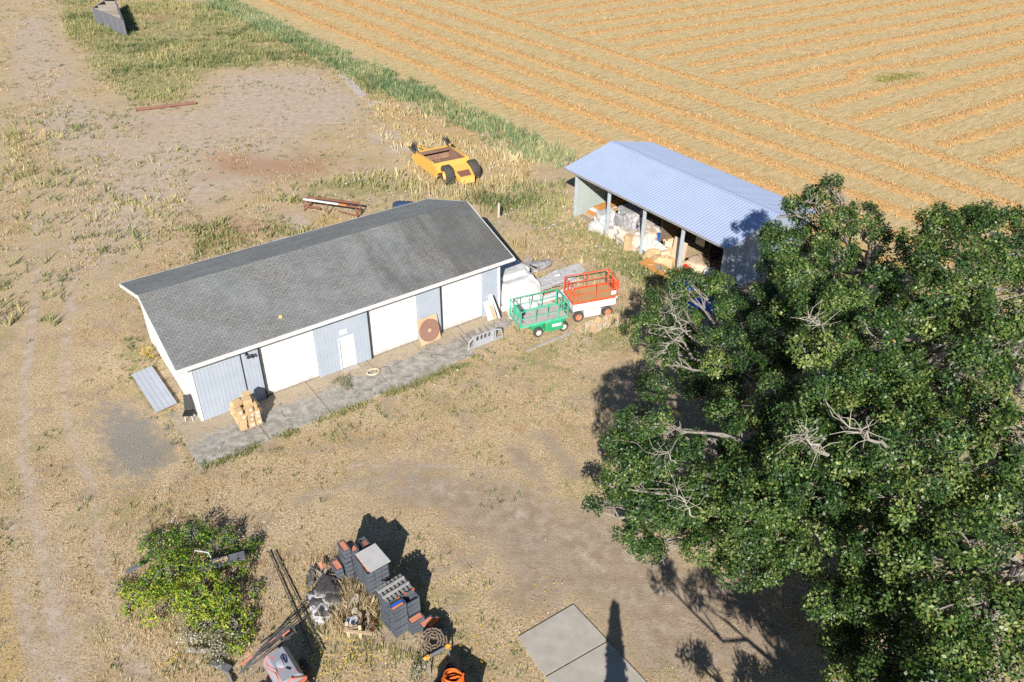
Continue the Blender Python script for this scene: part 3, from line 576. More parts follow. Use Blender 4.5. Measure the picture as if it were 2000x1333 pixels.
# ------------------------------------------------------------------ scissor lifts
def scissor_lift(loc, rz, LN, WD, zf, zr, c_rail, c_deck, c_body, c_rim, label, wheel_x, cover, style):
    t = thing('scissor_lift', label, 'scissor lift', loc, rz, None)
    wr = .30 if style == 'green' else .34
    cx0, cx1 = wheel_x[0]-.15, wheel_x[1]+.15
    ch = MB(); ch.cbox(((cx0+cx1)/2, WD/2, wr+.14), (cx1-cx0+.3, WD*.55, .3), .04); ch.bar((wheel_x[0], .1, wr), (wheel_x[0], WD-.1, wr), .1); ch.bar((wheel_x[1], .1, wr), (wheel_x[1], WD-.1, wr), .1); ch.build('chassis', c_body, t)
    for x in wheel_x:
        for y in (.08, WD-.08):
            s = -1 if y < WD/2 else 1; M = Matrix.Rotation(math.pi/2, 3, 'X'); w = .11
            ty = MB(); ty.lathe([(wr*.6, -w), (wr*.9, -w), (wr, -w*.7), (wr, w*.7), (wr*.9, w), (wr*.6, w)], 24, M, (x, y, wr), False)
            for k in range(20):
                a = 2*math.pi*k/20; ty.box((x+wr*math.cos(a), y+(.05 if k % 2 else -.05), wr+wr*math.sin(a)), (.035, .11, .05), ry=-a)
            o = ty.build('wheel', TYRE, t, True)
            MB().lathe([(0, -.075), (wr*.22, -.08), (wr*.25, -.05), (wr*.52, -.045), (wr*.62, -.09), (wr*.62, .09), (0, .09)], 20, Matrix.Rotation((-1 if s < 0 else 1)*math.pi/2, 3, 'X'), (x, y, wr)).build('rim', c_rim, o, True)
    # scissor stack folded under the deck
    nst = 3; zz = np.linspace(wr+.32, zf-.16, nst+1); sc = MB()
    for i in range(nst):
        for y in (.42, WD-.42):
            sc.bar((cx0+.1, y, zz[i]), (cx1+.1, y, zz[i+1]), .05, .11); sc.bar((cx0+.1, y+.06, zz[i+1]), (cx1+.1, y+.06, zz[i]), .05, .11)
        sc.bar((cx0+.1, .42, zz[i]), (cx0+.1, WD-.42, zz[i]), .05); sc.bar((cx1+.1, .42, zz[i+1]), (cx1+.1, WD-.42, zz[i+1]), .05)
    sc.build('scissor_arms', c_body if style == 'green' else W_PAINT, t)
    pl = MB(); pl.box((LN/2, WD/2, zf-.012), (LN, WD, .024)); pl.build('deck', c_deck, t)
    sk = MB()
    for a, b in (((0, 0), (LN, 0)), ((LN, 0), (LN, WD)), ((LN, WD), (0, WD)), ((0, WD), (0, 0))): sk.bar((*a, zf-.02), (*b, zf-.02), .04, .14)
    sk.build('deck_frame', c_rail if style == 'green' else ORR, t)
    zr1, zm = zr-.02, (zf+zr)/2; r = .024
    def side(nm, pts, close=True):
        b = MB()
        for i in range(len(pts)-1):
            p, q = pts[i], pts[i+1]; b.bar((*p, zr1), (*q, zr1), .05); b.bar((*p, zm), (*q, zm), .035)
        for p in pts: b.bar((*p, zf), (*p, zr1), .045)
        return b
    i_ = .02
    fx = [0, LN*.31, LN*.56, LN*.80, LN] if style == 'green' else [0, .12*LN, .52*LN, LN]
    bx = [0, LN*.16, LN*.42, LN*.66, LN] if style == 'green' else [0, LN*.44, LN*.53, LN]
    side('', [(x if 0 < x < LN else (i_ if x == 0 else LN-i_), i_) for x in fx]).build('guard_rail', c_rail, t)
    side('', [(x if 0 < x < LN else (i_ if x == 0 else LN-i_), WD-i_) for x in bx]).build('guard_rail', c_rail, t)
    side('', [(i_, .06), (i_, WD*.35), (i_, WD*.65), (i_, WD-.06)]).build('guard_rail', c_rail, t)
    e = side('', [(LN-i_, .06), (LN-i_, WD*.33), (LN-i_, WD*.55), (LN-i_, WD-.06)])
    for k in range(4): e.bar((LN-.03, WD*.33, zf+.2+k*.22), (LN-.03, WD*.55, zf+.2+k*.22), .03)
    e.build('gate', c_rail, t)
    if style == 'green':
        MB().box((.05, WD*.42, zr-.38), (.03, WD*.62, .55)).build('end_panel', c_rail, t)
        cb = MB(); cb.box((.2, .3, zr-.3), (.2, .16, .25)); cb.tube([(.22, .3, zr-.42), (.3, .34, zf+.35), (.24, .4, zf+.12), (.4, .3, zf+.04)], .018, 6); cb.build('control_box', DARK, t)
        eb = MB(); eb.cbox(((1.62+2.85)/2, .12, .60), (1.23, .46, .62), .07); o = eb.build('engine_cover', cover, t)
        MB().box((2.35, -.112, .66), (.62, .006, .2)).build('label_plate', W_PAINT, o)
        ex = MB(); ex.bar((.4, .3, zf-.16), (2.0, .3, zf-.16), .1, .16); ex.build('beam', pm('pale_beam', (.68, .70, .68)), t)
        to = MB(); to.cbox(((1.0+1.6)/2, .2, .38), (.7, .25, .16), .03); to.build('tray', cover, t)
    else:
        bd = MB(); bd.cbox((LN/2+.0, WD*.5, zf-.36), (LN-.12, WD-.1, .5), .03); o = bd.build('body_panel', cover, t)
        for k in range(3): pass
        nm = MB()
        for k, (x, w) in enumerate(((1.0, .22), (1.38, .05), (1.47, .05), (1.56, .06), (1.66, .05), (1.78, .03), (1.92, .03), (2.06, .03), (2.2, .03), (2.34, .03))): nm.box((x+.05, .0485, zf-.3), (w, .004, .06))
        tag(nm.build('lettering', pm('grey_ink', (.42, .43, .45)), o), kind=None)
        cr = MB(); cr.box((LN/2, .049, zf-.47), (LN-.2, .004, .015)); cr.build('seam', pm('grey_ink', (.42, .43, .45)), o)
        tb = MB(); tb.cbox((1.33, .1, .54), (1.1, .36, .46), .03); o = tb.build('side_box', cover, t)
        MB().box((1.33, .1, .775), (1.04, .3, .012)).build('lid', CARDP, o)
        for k in range(6): pass
        cb = MB(); cb.box((LN-.16, .12, zr-.34), (.22, .16, .3)); cb.build('control_box', ORR, t)
        MB().box((LN-.32, -.018, zf+.32), (.34, .012, .26)).build('notice_plate', W_PAINT, t)
        MB().box((LN-.1, -.035, zf-.02), (.1, .05, .13)).build('decal', W_PAINT, t)
GRN = pm('jade_green', (.03, .42, .24), (.10, .52, .36), 2.5, .5, c3=(.30, .42, .30), p3=.58, s3=5)
GRN2 = pm('bright_green', (.015, .36, .15), (.03, .29, .13), 3, .5, c3=(.22, .24, .16), p3=.6, s3=5)
ORR = pm('orange_red', (.78, .10, .035), (.68, .075, .03), 3, .5, c3=(.46, .17, .09), p3=.58, s3=6)
p = bp(18.13, -3.45); scissor_lift((p.x, p.y, 0), BYAW-math.radians(11.7), 3.16, 1.65, 1.0, 2.06, GRN, pm('grey_deck', (.50, .46, .43), (.4, .37, .34), 2, .8), GRN2, pm('cream_rim', (.66, .62, .54), (.5, .47, .4), 4), 'green scissor lift with raised jade guard rails parked nearest the garage', (1.2, 2.9), GRN2, 'green')
p = bp(21.97, -3.65); scissor_lift((p.x, p.y, 0), BYAW-math.radians(16.5), 3.0, 1.57, 1.4, 2.5, ORR, pm('tan_deck', (.48, .29, .13), (.42, .24, .10), 1.2, .8), pm('dark_chassis', (.2, .2, .2)), pm('orange_rim', (.75, .16, .06), (.66, .25, .16), 3), 'orange-red and white scissor lift on orange wheels behind the green one', (.42, 2.4), W_PAINT, 'orange')

# ------------------------------------------------------------------ yellow earth scraper
YEL = pm('scraper_yellow', (.74, .40, .06), (.66, .42, .12), 1.8, .6, c3=(.45, .22, .08), p3=.68, s3=3)
RBOWL = pm('rusty_bowl', (.20, .11, .075), (.27, .165, .115), 1.2, .9)
scr = thing('earth_scraper', 'yellow pull-type earth scraper with rusty bowl and two big tyres in tall dry grass', 'scraper', (-4.4, 65.3, 0), math.radians(31))
for x in (-1.28, 1.12):
    M = Matrix.Rotation(math.pi/2, 3, 'Y'); R, w = .78, .34; ty = MB(); ty.lathe([(R*.5, -w), (R*.86, -w*1.05), (R*.97, -w*.75), (R, 0), (R*.97, w*.75), (R*.86, w*1.05), (R*.5, w)], 28, M, (x, 0, R), False)
    for k in range(22):
        a = 2*math.pi*k/22
        for sgn in (-1, 1): ty.box((x+sgn*.15, R*1.01*math.cos(a+(.07 if sgn > 0 else -.07)), R+R*1.01*math.sin(a+(.07 if sgn > 0 else -.07))), (.26, .06, .10), rx=a)
    o = ty.build('wheel', TYRE, scr, True)
    MB().lathe([(0, -.16), (.12, -.16), (.14, -.1), (.33, -.1), (.4, -.27), (.4, .27), (.33, .1), (0, .1)], 20, Matrix.Rotation((-1 if x > 0 else 1)*math.pi/2, 3, 'Y'), (x, 0, R)).build('rim', YEL, o, True)
bw = MB(); y0_, y1_ = .75, 4.9
for x, sx in ((-2.0, 1), (1.3, -1)):
    P = [(y0_, .35), (y1_+.3, .25), (y1_+.5, .7), (y1_, 1.25), (3.2, 1.42), (1.5, 1.5), (.7, 1.25)]
    vs = [(x, y, z) for y, z in P]+[(x+sx*.16, y, z) for y, z in P]; n = len(P)
    fs = [tuple(range(n)), tuple(range(2*n-1, n-1, -1))]+[(i, n+i, n+(i+1) % n, (i+1) % n) for i in range(n)]
    bw.add(vs, fs if sx < 0 else [f[::-1] for f in fs])
bw.slab([(-1.98, .35, .95), (1.28, .35, .95), (1.28, 1.15, 1.46), (-1.98, 1.15, 1.46)], .12)
bw.build('bowl_side', YEL, scr)
ib = MB(); ib.slab([(-1.84, .9, .42), (1.14, .9, .42), (1.14, 4.9, .3), (-1.84, 4.9, .3)], .06); ib.slab([(-1.84, 1.2, 1.44), (-1.84, .95, .42), (1.14, .95, .42), (1.14, 1.2, 1.44)][::-1], .05)
ib.slab([(-1.84, 4.35, .36), (1.14, 4.35, .36), (1.14, 4.75, 1.15), (-1.84, 4.75, 1.15)][::-1], .06); ib.box((-1.8, 2.9, .85), (.03, 3.5, 1.0)); ib.box((1.1, 2.9, .85), (.03, 3.5, 1.0)); ib.slab([(-1.84, 4.0, 1.22), (1.14, 4.0, 1.22), (1.14, 4.45, 1.3), (-1.84, 4.45, 1.3)], .06)
ib.build('bowl', RBOWL, scr)
ap = MB(); ap.box((-.35, 4.85, 1.1), (3.0, .14, .3)); ap.bar((-2.0, 4.6, 1.2), (-2.05, 5.6, 1.55), .18, .3); ap.bar((1.3, 4.6, 1.25), (1.3, 5.5, 1.7), .18, .3); ap.bar((-.35, 5.0, 1.0), (-.35, 8.2, .45), .16, .2); ap.build('apron', YEL, scr)
for x in (-2.02, 1.28):
    hs = MB(); rr = random.Random(int(x*10))
    for i in range(6):
        a = (x+rr.uniform(-.2, .2), 4.5+rr.uniform(-.3, .3), 1.3); hs.tube([a, (a[0]+rr.uniform(-.3, .3), a[1]+.4, 1.9+rr.uniform(-.2, .25)), (x+rr.uniform(-.2, .2), 5.4+rr.uniform(-.2, .3), 1.5)], .045, 6)
    hs.cbox((x, 4.9, 1.6), (.22, .5, .4), .05); hs.build('hydraulic_hose', DARK, scr)
tl = MB(); tl.slab([(-1.0, .4, 1.3), (-.75, -1.15, .72), (.65, -1.15, .72), (.9, .4, 1.3)], .1); tl.slab([(-.75, -1.15, .74), (-.62, -1.42, .3), (.52, -1.42, .3), (.65, -1.15, .74)], .1); tl.box((-.06, -.4, .5), (1.3, 1.6, .35)); tl.bar((-1.2, 0, .74), (1.1, 0, .74), .2); tl.build('tail_frame', YEL, scr)
MB().slab([(-.62, -.35, 1.04), (-.55, -1.0, .80), (.45, -1.0, .80), (.52, -.35, 1.04)], .02).build('top_plate', RUST, scr)
# ------------------------------------------------------------------ triangular timber frame
hp = thing('timber_enclosure', 'big weathered grey triangular timber enclosure with cross walls standing in the weeds', 'enclosure', (-50.3, 110.7, 0))
def hpp(x, y, z): return (x+50.3, y-110.7, z)
Lc, Rc, Tc = (-57.0, 117.25), (-50.3, 110.7), (-57.4, 125.2)
for a, b in ((Lc, Rc), (Rc, Tc), (Tc, Lc)):
    w = MB(); A, Bp_ = Vector(hpp(*a, 0)), Vector(hpp(*b, 0)); d = (Bp_-A); 
    for k in range(8): w.bar(A+Vector((0, 0, .14+k*.25)), Bp_+Vector((0, 0, .14+k*.25)), .12 + (.012 if k % 2 else 0), .235)
    for f in (.02, .35, .62, .8, .98): w.bar(A+d*f+Vector((0, 0, 0)), A+d*f+Vector((0, 0, 2.03)), .17)
    w.build('plank_wall', WOODG, hp)
for a, b in (((-57., 119.1), (-54.8, 119.6)), ((-57., 117.4), (-53.5, 116.8)), ((-53.4, 113.75), (-51.8, 113.5)), ((-55.2, 115.5), (-53.4, 116.7)), ((-57.2, 121.5), (-55.7, 121.5)), ((-52.1, 112.6), (-51.3, 112.4)), ((-57.1, 118.9), (-53.6, 117.1))):
    w = MB()
    for k in range(3): w.bar(hpp(*a, 1.0+k*.4), hpp(*b, 1.0+k*.4), .07, .38)
    w.build('cross_wall', WOOD, hp)
# ------------------------------------------------------------------ rusty frame and pipe behind the garage
fr_ = thing('steel_rack', 'long low rusty steel rack with one white beam behind the garage', 'rack', (-14, 58.9, 0))
def rp(x, y, z): return (x+14, y-58.9, z)
b = MB(); 
b.bar(rp(-16.0, 59.5, 1.0), rp(-11.75, 58.35, 1.0), .1, .14); b.bar(rp(-16.25, 59.0, 1.0), rp(-11.95, 57.75, 1.0), .1, .14)
for q in ((-16.0, 59.5), (-16.25, 59.0), (-11.75, 58.35), (-11.95, 57.75), (-14.3, 58.42)): b.bar(rp(*q, 0), rp(*q, 1.0), .08)
b.bar(rp(-16.25, 59.0, .45), rp(-14.9, 58.6, .45), .08, .12); b.bar(rp(-13.4, 58.2, .4), rp(-11.95, 57.75, .25), .08, .1); b.bar(rp(-16, 59.5, .7), rp(-16.25, 59, .3), .06); b.bar(rp(-11.75, 58.35, .7), rp(-11.95, 57.75, .3), .06); b.build('frame', RUST, fr_)
MB().bar(rp(-16.2, 58.93, 1.06), rp(-13.35, 58.1, 1.06), .12, .1).build('beam', W_PAINT, fr_)
MB().bar(rp(-13.33, 58.09, 1.06), rp(-12.7, 57.9, 1.06), .12, .1).build('beam', pm('orange_paint', (.62, .2, .06)), fr_)
A, Bq = G(265, 215, .15), G(382, 201, .15); mid_ = (A+Bq)/2; pp = MB(); d = Bq-A; pp.tube([-d/2+Vector((0, 0, 0)), d/2], .16, 10); pp.tube([-d/2, -d/2*.97], .2, 10); pp.tube([d/2*.97, d/2], .2, 10); pp.box(d*.02+Vector((0, -.12, -.08)), (.8, .2, .14), rz=math.atan2(d.y, d.x))
single(pp, 'rusty_pipe', pm('rusty_red', (.24, .125, .085), (.18, .085, .06), 3, .8), 'long rusty red-brown pipe lying at the edge of the green weeds', 'pipe', mid_)
P = G(979, 421); single(MB().tube([(0, 0, 0), (.02, 0, .75)], .07, 8), 'marker_post', GLASSY, 'short black post standing in the grass behind the garage', 'post', P)
P = G(974, 424); single(MB().tube([(0, 0, 0), (.02, 0, 1.15)], .09, 8), 'timber_post', pm('pinkish_post', (.50, .40, .34), (.6, .5, .42), 4), 'pale pinkish timber post beside the short black one', 'post', P)
# ------------------------------------------------------------------ things along the garage front
P = bp(1.95, -1.55); YB = BYAW+math.radians(3)
pal = thing('pallet', 'small timber pallet under the pile of cardboard boxes', 'pallet', (P.x, P.y, .046), YB)
for i in range(6): MB().box((0, -.55+i*.22, .12), (1.25, .15, .025)).build('deck_board', WOOD, pal)
for i in range(3): MB().box((-.5+i*.5, 0, .055), (.09, 1.25, .1)).build('stringer', WOOD, pal)
Rb = random.Random(21); bp0 = MB().cbox((0, 0, .5), (1, 1, 1), .012)
boxes = []; zt = .046+.135
def carton(x, y, z, sx, sy, sz, rz, flap, label, rx=0):
    b_ = MB(); b_.box((0, 0, sz/2), (sx, sy, sz))
    o = b_.build('cardboard_box', CARD); tag(o, label, 'box', 'cartons piled on the pallet')
    MB().box((0, 0, sz+.002), (sx*1.0, .05, .004)).build('tape', pm('tape', (.62, .47, .3)), o)
    for s_ in ((-1, 1) if flap else ()): MB().box((s_*(sx/2+.07), 0, sz-.06), (.005, sy*.95, .18), ry=s_*-.9).build('flap', CARD, o)
    if Rb.random() < .45: MB().box((sx*.1, -sy/2-.003, sz*.55), (sx*.35, .004, sz*.4)).build('label', pm('paper', (.75, .74, .72)), o)
    M = Matrix.Translation(P) @ Matrix.Rotation(YB, 4, 'Z'); q = M @ Vector((x, y, 0)); o.location = (q.x, q.y, z); o.rotation_euler = (rx, 0, YB+rz)
zs = {}
for lay in range(4):
    hgt_ = .31
    for ix in range(3):
        for iy in range(3):
            if lay == 3 and (ix, iy) in ((1, 1), (0, 2)): continue
            if ix == 1 and iy == 1 and lay < 3: continue
            lab = {0: 'tan cardboard box in the bottom layer of the carton pile', 1: 'tan cardboard box in the second layer of the carton pile', 2: 'tan cardboard box in the third layer of the carton pile', 3: 'tan cardboard box in the upper layer of the carton pile'}[lay]
            carton(-.38+ix*.38+Rb.uniform(-.06, .06)-lay*.012, -.38+iy*.38+Rb.uniform(-.06, .06), zt+lay*hgt_, .365*Rb.uniform(.86, 1), .36*Rb.uniform(.86, 1), hgt_-.006, Rb.uniform(-.16, .16), Rb.random() < .25+.2*lay, lab)
carton(-.36, .05, zt+4*hgt_, .42, .36, .26, .2, True, 'open tan carton on the near left top of the pile'); carton(.12, -.1, zt+4*hgt_, .44, .4, .3, -.15, False, 'largest tan carton on the middle top of the pile'); carton(.3, .36, zt+4*hgt_, .4, .38, .28, .3, False, 'tan carton tilted at the back top of the pile', .12)
# chair
P = bp(-.42, .55)
chr_ = thing('garden_chair', 'black tufted chair with pale legs beside the garage corner', 'chair', (P.x, P.y, .045), BYAW-.55)
seat = MB(); 
for i in range(5):
    for j in range(5): seat.cbox((-.22+i*.11, -.22+j*.11, .42), (.106, .106, .06), .025)
seat.build('seat', GLASSY, chr_)
bk = MB()
for i in range(5):
    for j in range(7): bk.box((-.22+i*.11, .28+j*.045, .5+j*.105), (.1, .05, .1), rx=-.4)
bk.build('backrest', GLASSY, chr_)
for sx in (-.2, .2):
    for sy in (-.2, .2): MB().tube([(sx, sy, 0), (sx*.8, sy*.8, .4)], .018, 6).build('leg', W_PAINT, chr_)
# ribbed sheet lying by the left gable
A = bp(-.5, 2.0, .1); sh = MB().ribbed((0, 0, 0), (1, 0, 0), (0, 1, 0), 1.15, 4.2, .26, .03, .02, .01)
q = bp(-1.75, 2.05, .12)
single(sh, 'metal_sheet', pm('sheet_metal', (.44, .48, .55), (.50, .54, .60), 1.2, .45, .2, c3=(.4, .32, .24), p3=.74), 'long pale ribbed metal sheet lying along the left gable wall', 'metal sheet', q, (.0, math.radians(-5), BYAW+.03))
# round board leaning on the wall
P = bp(13.35, -.55, .05); rb = thing('spool_board', 'square plywood board with large round brown disc leaning between two white doors', 'board', P, BYAW+.06)
M = Matrix.Rotation(math.radians(-14), 3, 'X')
b = MB(); b.box(M @ Vector((.3, 0, .82)), (1.42, .04, 1.62), M=M @ Matrix.Rotation(.0, 3, 'Y')); b.build('plywood', pm('pale_plywood', (.60, .44, .28), (.5, .35, .21), 3), rb)
b = MB(); b.lathe([(.70, 0), (.70, .05), (.68, .06), (.12, .06)], 40, M @ Matrix.Rotation(math.pi/2, 3, 'X'), M @ Vector((.3, -.022, .80))); b.build('disc', pm('brown_disc', (.30, .17, .13), (.25, .14, .11), 3, .7), rb)
MB().lathe([(.12, 0), (.12, .065), (0, .067)], 16, M @ Matrix.Rotation(math.pi/2, 3, 'X'), M @ Vector((.3, -.022, .80))).build('hub', PLANK, rb)
# coil of hose
P = bp(9.35, -1.3, .05); hs = MB(); rr = random.Random(8)
pts = [(.36*math.cos(a)*(1+.08*math.sin(a*3.1))+rr.uniform(-.02, .02), .27*math.sin(a)*(1+.1*math.cos(a*2.3))+rr.uniform(-.02, .02), .03+.02*abs(math.sin(a*1.7))+.012*(a/6)) for a in np.linspace(0, 6.28*4.5, 110)]
hs.tube(pts, .024, 6); single(hs, 'hose_coil', pm('cream_hose', (.62, .55, .42), (.5, .42, .3), 4), 'loose coil of cream hose on the concrete outside the small door', 'hose', P, BYAW, smooth=True)
# grey steel gate-like rack and its timber base
P = bp(15.0, -2.5, .04); gt_ = thing('truck_headboard', 'grey steel headboard with slotted back panel lying on timber rails at the apron end', 'headboard', P, BYAW)
GS = pm('grey_steel', (.42, .44, .48), (.36, .38, .42), 3, .5)
b = MB()
prof = [(0, .0, .0), (.08, 0, .5), (.42, 0, .78), (1.95, 0, .78), (2.36, 0, .62), (2.48, 0, .0)]
for i in range(5): b.bar(prof[i], prof[i+1], .07)
b.bar((0, 0, .05), (2.48, 0, .05), .08, .07)
for x in (.42, .5, 1.78, 1.95): b.bar((x, 0, .05), (x, 0, .78), .06)
b.build('outer_frame', GS, gt_)
b = MB(); b.box((1.14, .015, .24), (1.26, .03, .38)); b.bar((.55, .015, .76), (1.75, .015, .76), .05)
for x in (.55, .82, 1.1, 1.38, 1.66): b.box((x, .015, .58), (.08, .03, .34))
b.build('back_panel', GS, gt_)
b = MB(); b.box((1.75, .02, .42), (.26, .035, .7)); b.build('side_plate', GS, gt_)
b = MB()
for x in (.12, .55, 1.0, 1.45, 1.9): b.bar((x, .05, .12), (x+.28, 1.5, .08), .05, .09)
b.bar((.1, .08, .1), (2.4, .08, .1), .06, .1); b.build('timber_rail', WOOD, gt_)
# boards leaning by the right corner
for i, (u, hh, tw, mm, lab) in enumerate(((17.95, 1.3, .42, pm('grey_board', (.52, .52, .52)), 'wide grey board leaning on the wall right of the last door'), (18.3, 1.62, .17, W_PAINT, 'white board leaning in the middle of the group at the garage corner'), (18.25, .95, .2, PLANK, 'short stained board leaning in front of the white one'), (18.55, 1.7, .12, W_PAINT, 'narrow white batten leaning nearest the garage corner'), (18.68, 1.6, .08, DARK, 'thin dark batten leaning at the very garage corner'))):
    P = bp(u, -.55-.03*i, .045); single(MB().box((0, 0, hh/2), (tw, .035, hh)), 'leaning_board', mm, lab, 'board', P, (math.radians(-17), math.radians(-4-2*i), BYAW))
# long timber strip on the ground
A, Bq = G(1028, 686, .04), G(1120, 648, .04); single(MB().bar((A-Bq)/2, (Bq-A)/2, .14, .07), 'timber_strip', pm('grey_strip', (.42, .40, .38), (.34, .31, .28), 2), 'long thin grey timber strip lying in the grass before the green lift', 'timber', (A+Bq)/2)
# stacked materials right of the garage
lump('tarp_heap', 'tall heap under a dirty white tarp against the right end of the garage', 'tarp heap', bp(21.0, 3.2), (3.1, 5.4, 1.75), TARP, 3, .10, 5, BYAW, flat=.12, sq=.32)
for i, (u, v, z, w, d, lab) in enumerate(((20.7, 6.35, .95, 2.2, .8, 'grey ribbed sheet on the far end of the white tarp heap'), (22.15, 5.25, 1.3, 1.6, .5, 'grey ribbed sheet on the right shoulder of the white tarp heap'))):
    sh = MB().ribbed((-w/2, -d/2, 0), (1, 0, 0), (0, 1, 0), w, d, .16, .07, .03, .01); single(sh, 'ribbed_sheet', STEEL, lab, 'metal sheet', bp(u, v, z), (math.radians(14), math.radians(5), BYAW-.15))
for z, r_ in ((0, 1), (1, 2)):
    pass
def band(u):
    b = MB(); b.tube([bp(u, .55, .35), bp(u+.02, .42, 1.0), bp(u+.05, .95, 1.62), bp(u+.1, 2.4, 1.72)], .012, 5); return b
lump('scrap_heap', 'low heap of grey scrap at the right foot of the white tarp heap', 'scrap heap', bp(23.9, 3.2), (1.6, 1.4, .55), pm('scrap_grey', (.36, .35, .36), (.2, .19, .19), 2.5, .7), 5, .4, 3, BYAW+.3, crease=1)
for i, (u, v, z, l_, ln_, lab) in enumerate(((23.6, 3.4, .5, 1.3, .35, 'brownish offcut sheet lying across the grey scrap heap'), (24.1, 3.0, .42, 1.0, .25, 'dark offcut sheet at the right of the grey scrap heap'))):
    single(MB().box((0, 0, 0), (l_, .5, .03)), 'offcut_sheet', WOOD if i == 0 else DARK, lab, 'sheet', bp(u, v, z), (.25, -.3+.5*i, BYAW+.5))
for i in range(4):
    single(MB().box((0, 0, 0), (2.6-.15*i, .22, .13)), 'white_board', W_PAINT, 'white board in the low stack beside the garage right wall', 'board', bp(20.45+.05*i, -.05+.24*(i % 2), .08+.14*(i//2)), BYAW+.02*(i-1), 'white boards stacked beside the garage')
for i in range(5):
    single(MB().box((0, 0, 0), (2.2-.1*i, .26, .09)), 'white_plank', pm('dull_white', (.66, .66, .64), (.55, .54, .52), 2), 'dull white plank lying in front of the low stack of white boards', 'plank', bp(20.15+.06*i, -1.1+.27*i*.9, .06), BYAW+.03*(i-2), 'planks in front of the stacked boards')
lump('plastic_heap', 'crumpled pale plastic sheeting between the tarp heap and the orange lift', 'plastic heap', bp(23.3, .85), (3.6, 1.3, .42), PLAST, 9, .5, 5, BYAW-.02, crease=1, sq=.5)
lump('plastic_heap', 'brighter crumpled white plastic at the far tip of the sheeting heap', 'plastic heap', bp(24.9, 1.4), (1.3, 1.1, .45), W_PAINT, 10, .4, 3, BYAW)
single(MB().bar((-1.9, 0, 0), (1.9, 0, 0), .42, .22), 'white_beam', pm('white_beam', (.72, .72, .74), (.64, .64, .66), 1.2, .5), 'long thick white beam lying behind the green lift', 'beam', bp(22.7, -.55, .12), BYAW-.03)
lump('white_bundle', 'bundle of white wrap at the left end of the long white beam', 'bundle', bp(20.9, -.6), (.8, 1.2, .45), W_PAINT, 12, .3, 3, BYAW)
for i in range(4):
    single(MB().box((0, 0, 0), (2.3, .4, .12)), 'pale_panel', pm('pale_panel', (.64, .61, .57), (.56, .5, .44), 2, c3=(.55, .3, .15), p3=.72), 'pale panel in the flat stack seen through the green guard rails', 'panel', bp(20.9+.08*i, -1.5-.42*(i % 2)+.06*i, .08+.13*(i//2)), BYAW-.05+.03*i, 'pale panels stacked behind the green lift')
Rc_ = random.Random(31)
for i in range(16):
    u = 22.2+(i % 8)*.37+Rc_.uniform(-.15, .15); v = -4.35-.5*(i//8)-.1*(i % 8)+Rc_.uniform(-.15, .15)
    M_ = CARDP if i % 3 else CARD
    bb = MB(); w_, h_ = Rc_.uniform(.5, .9), Rc_.uniform(.4, .7); bb.slab([(-w_/2, -h_/2, .0), (w_/2, -h_/2, Rc_.uniform(0, .1)), (w_/2*Rc_.uniform(.8, 1.1), h_/2, Rc_.uniform(0, .12)), (-w_/2, h_/2*Rc_.uniform(.7, 1.1), Rc_.uniform(0, .08))], .02)
    single(bb, 'flattened_carton', M_, 'flattened weathered cardboard in the litter before the orange lift', 'cardboard', bp(u, v, .06+.035*(i % 4)), BYAW+Rc_.uniform(-.8, .8), 'flattened cartons before the orange lift')
A, Bq = G(1203, 620, .06), G(1223, 632, .06); single(MB().bar((A-Bq)/2, (Bq-A)/2, .3, .05), 'white_offcut', W_PAINT, 'short white board lying half in the oak shade beside the orange wheel', 'board', (A+Bq)/2)

# ------------------------------------------------------------------ what the pole shed holds
tb = [('lowest', .12, WOOD), ('second', .3, PLANK), ('third', .48, ORANGEWOOD), ('fourth', .66, W_PAINT), ('top', .84, ORANGEWOOD)]
for i, (nm, z, mm) in enumerate(tb):
    for k in range(2):
        single(MB().box((0, 0, 0), (.42, 4.6-.25*i, .12)), 'long_board', mm, '%s %s board in the lumber stack at the left end of the shed' % (nm, ('outer', 'inner')[k]), 'board', shedp(.55+.5*k+.08*i, 2.6+.1*i, z), SYAW+.02*(i-2)+.02*k, 'boards stacked at the left end of the shed')
for i in range(3): single(MB().box((0, 0, .03), (1.3, .1, .07)), 'bearer', WOOD, 'timber bearer under the lumber stack in the shed', 'bearer', shedp(.85, 1+1.6*i, .0), SYAW, 'bearers under the lumber stack')
lump('wrapped_bale', 'big bale in dirty pale plastic between the first two shed posts', 'bale', shedp(2.55, .75), (1.9, 1.9, 1.2), PLAST, 14, .22, 5, SYAW, crease=1, sq=.55)
lump('wrapped_bale', 'taller grey plastic bale behind the second shed post', 'bale', shedp(4.1, 1.9), (2.0, 2.2, 1.75), pm('grey_plastic', (.50, .50, .51), (.28, .28, .29), 5, .35, bump=.03), 15, .2, 5, SYAW, crease=1, sq=.5)
lump('insulation_heap', 'heap of pale insulation just right of the second shed post', 'heap', shedp(5.35, .55), (2.3, 1.5, 1.05), pm('insulation', (.66, .60, .52), (.5, .43, .35), 3, .9, bump=.03), 16, .3, 5, SYAW, crease=1, sq=.6)
lump('tarp_sack', 'bright blue tarp sack of pale rubble behind the insulation heap', 'sack', shedp(6.0, 2.0), (2.0, 1.7, 1.35), BLUE, 17, .14, 4, SYAW, flat=.2)
lump('rubble_fill', 'pale rubble filling the mouth of the blue tarp sack', 'rubble', shedp(6.0, 2.0, 1.05), (1.5, 1.2, .32), pm('rubble', (.6, .54, .47), (.35, .33, .31), 6, .9, bump=.02), 18, .4, 3, SYAW)
lump('insulation_heap', 'pale heap between the blue sack and the third shed post', 'heap', shedp(6.75, .8), (1.5, 1.4, 1.25), pm('pale_heap', (.60, .54, .47), (.4, .35, .3), 4, .9, bump=.03), 19, .4, 4, SYAW)
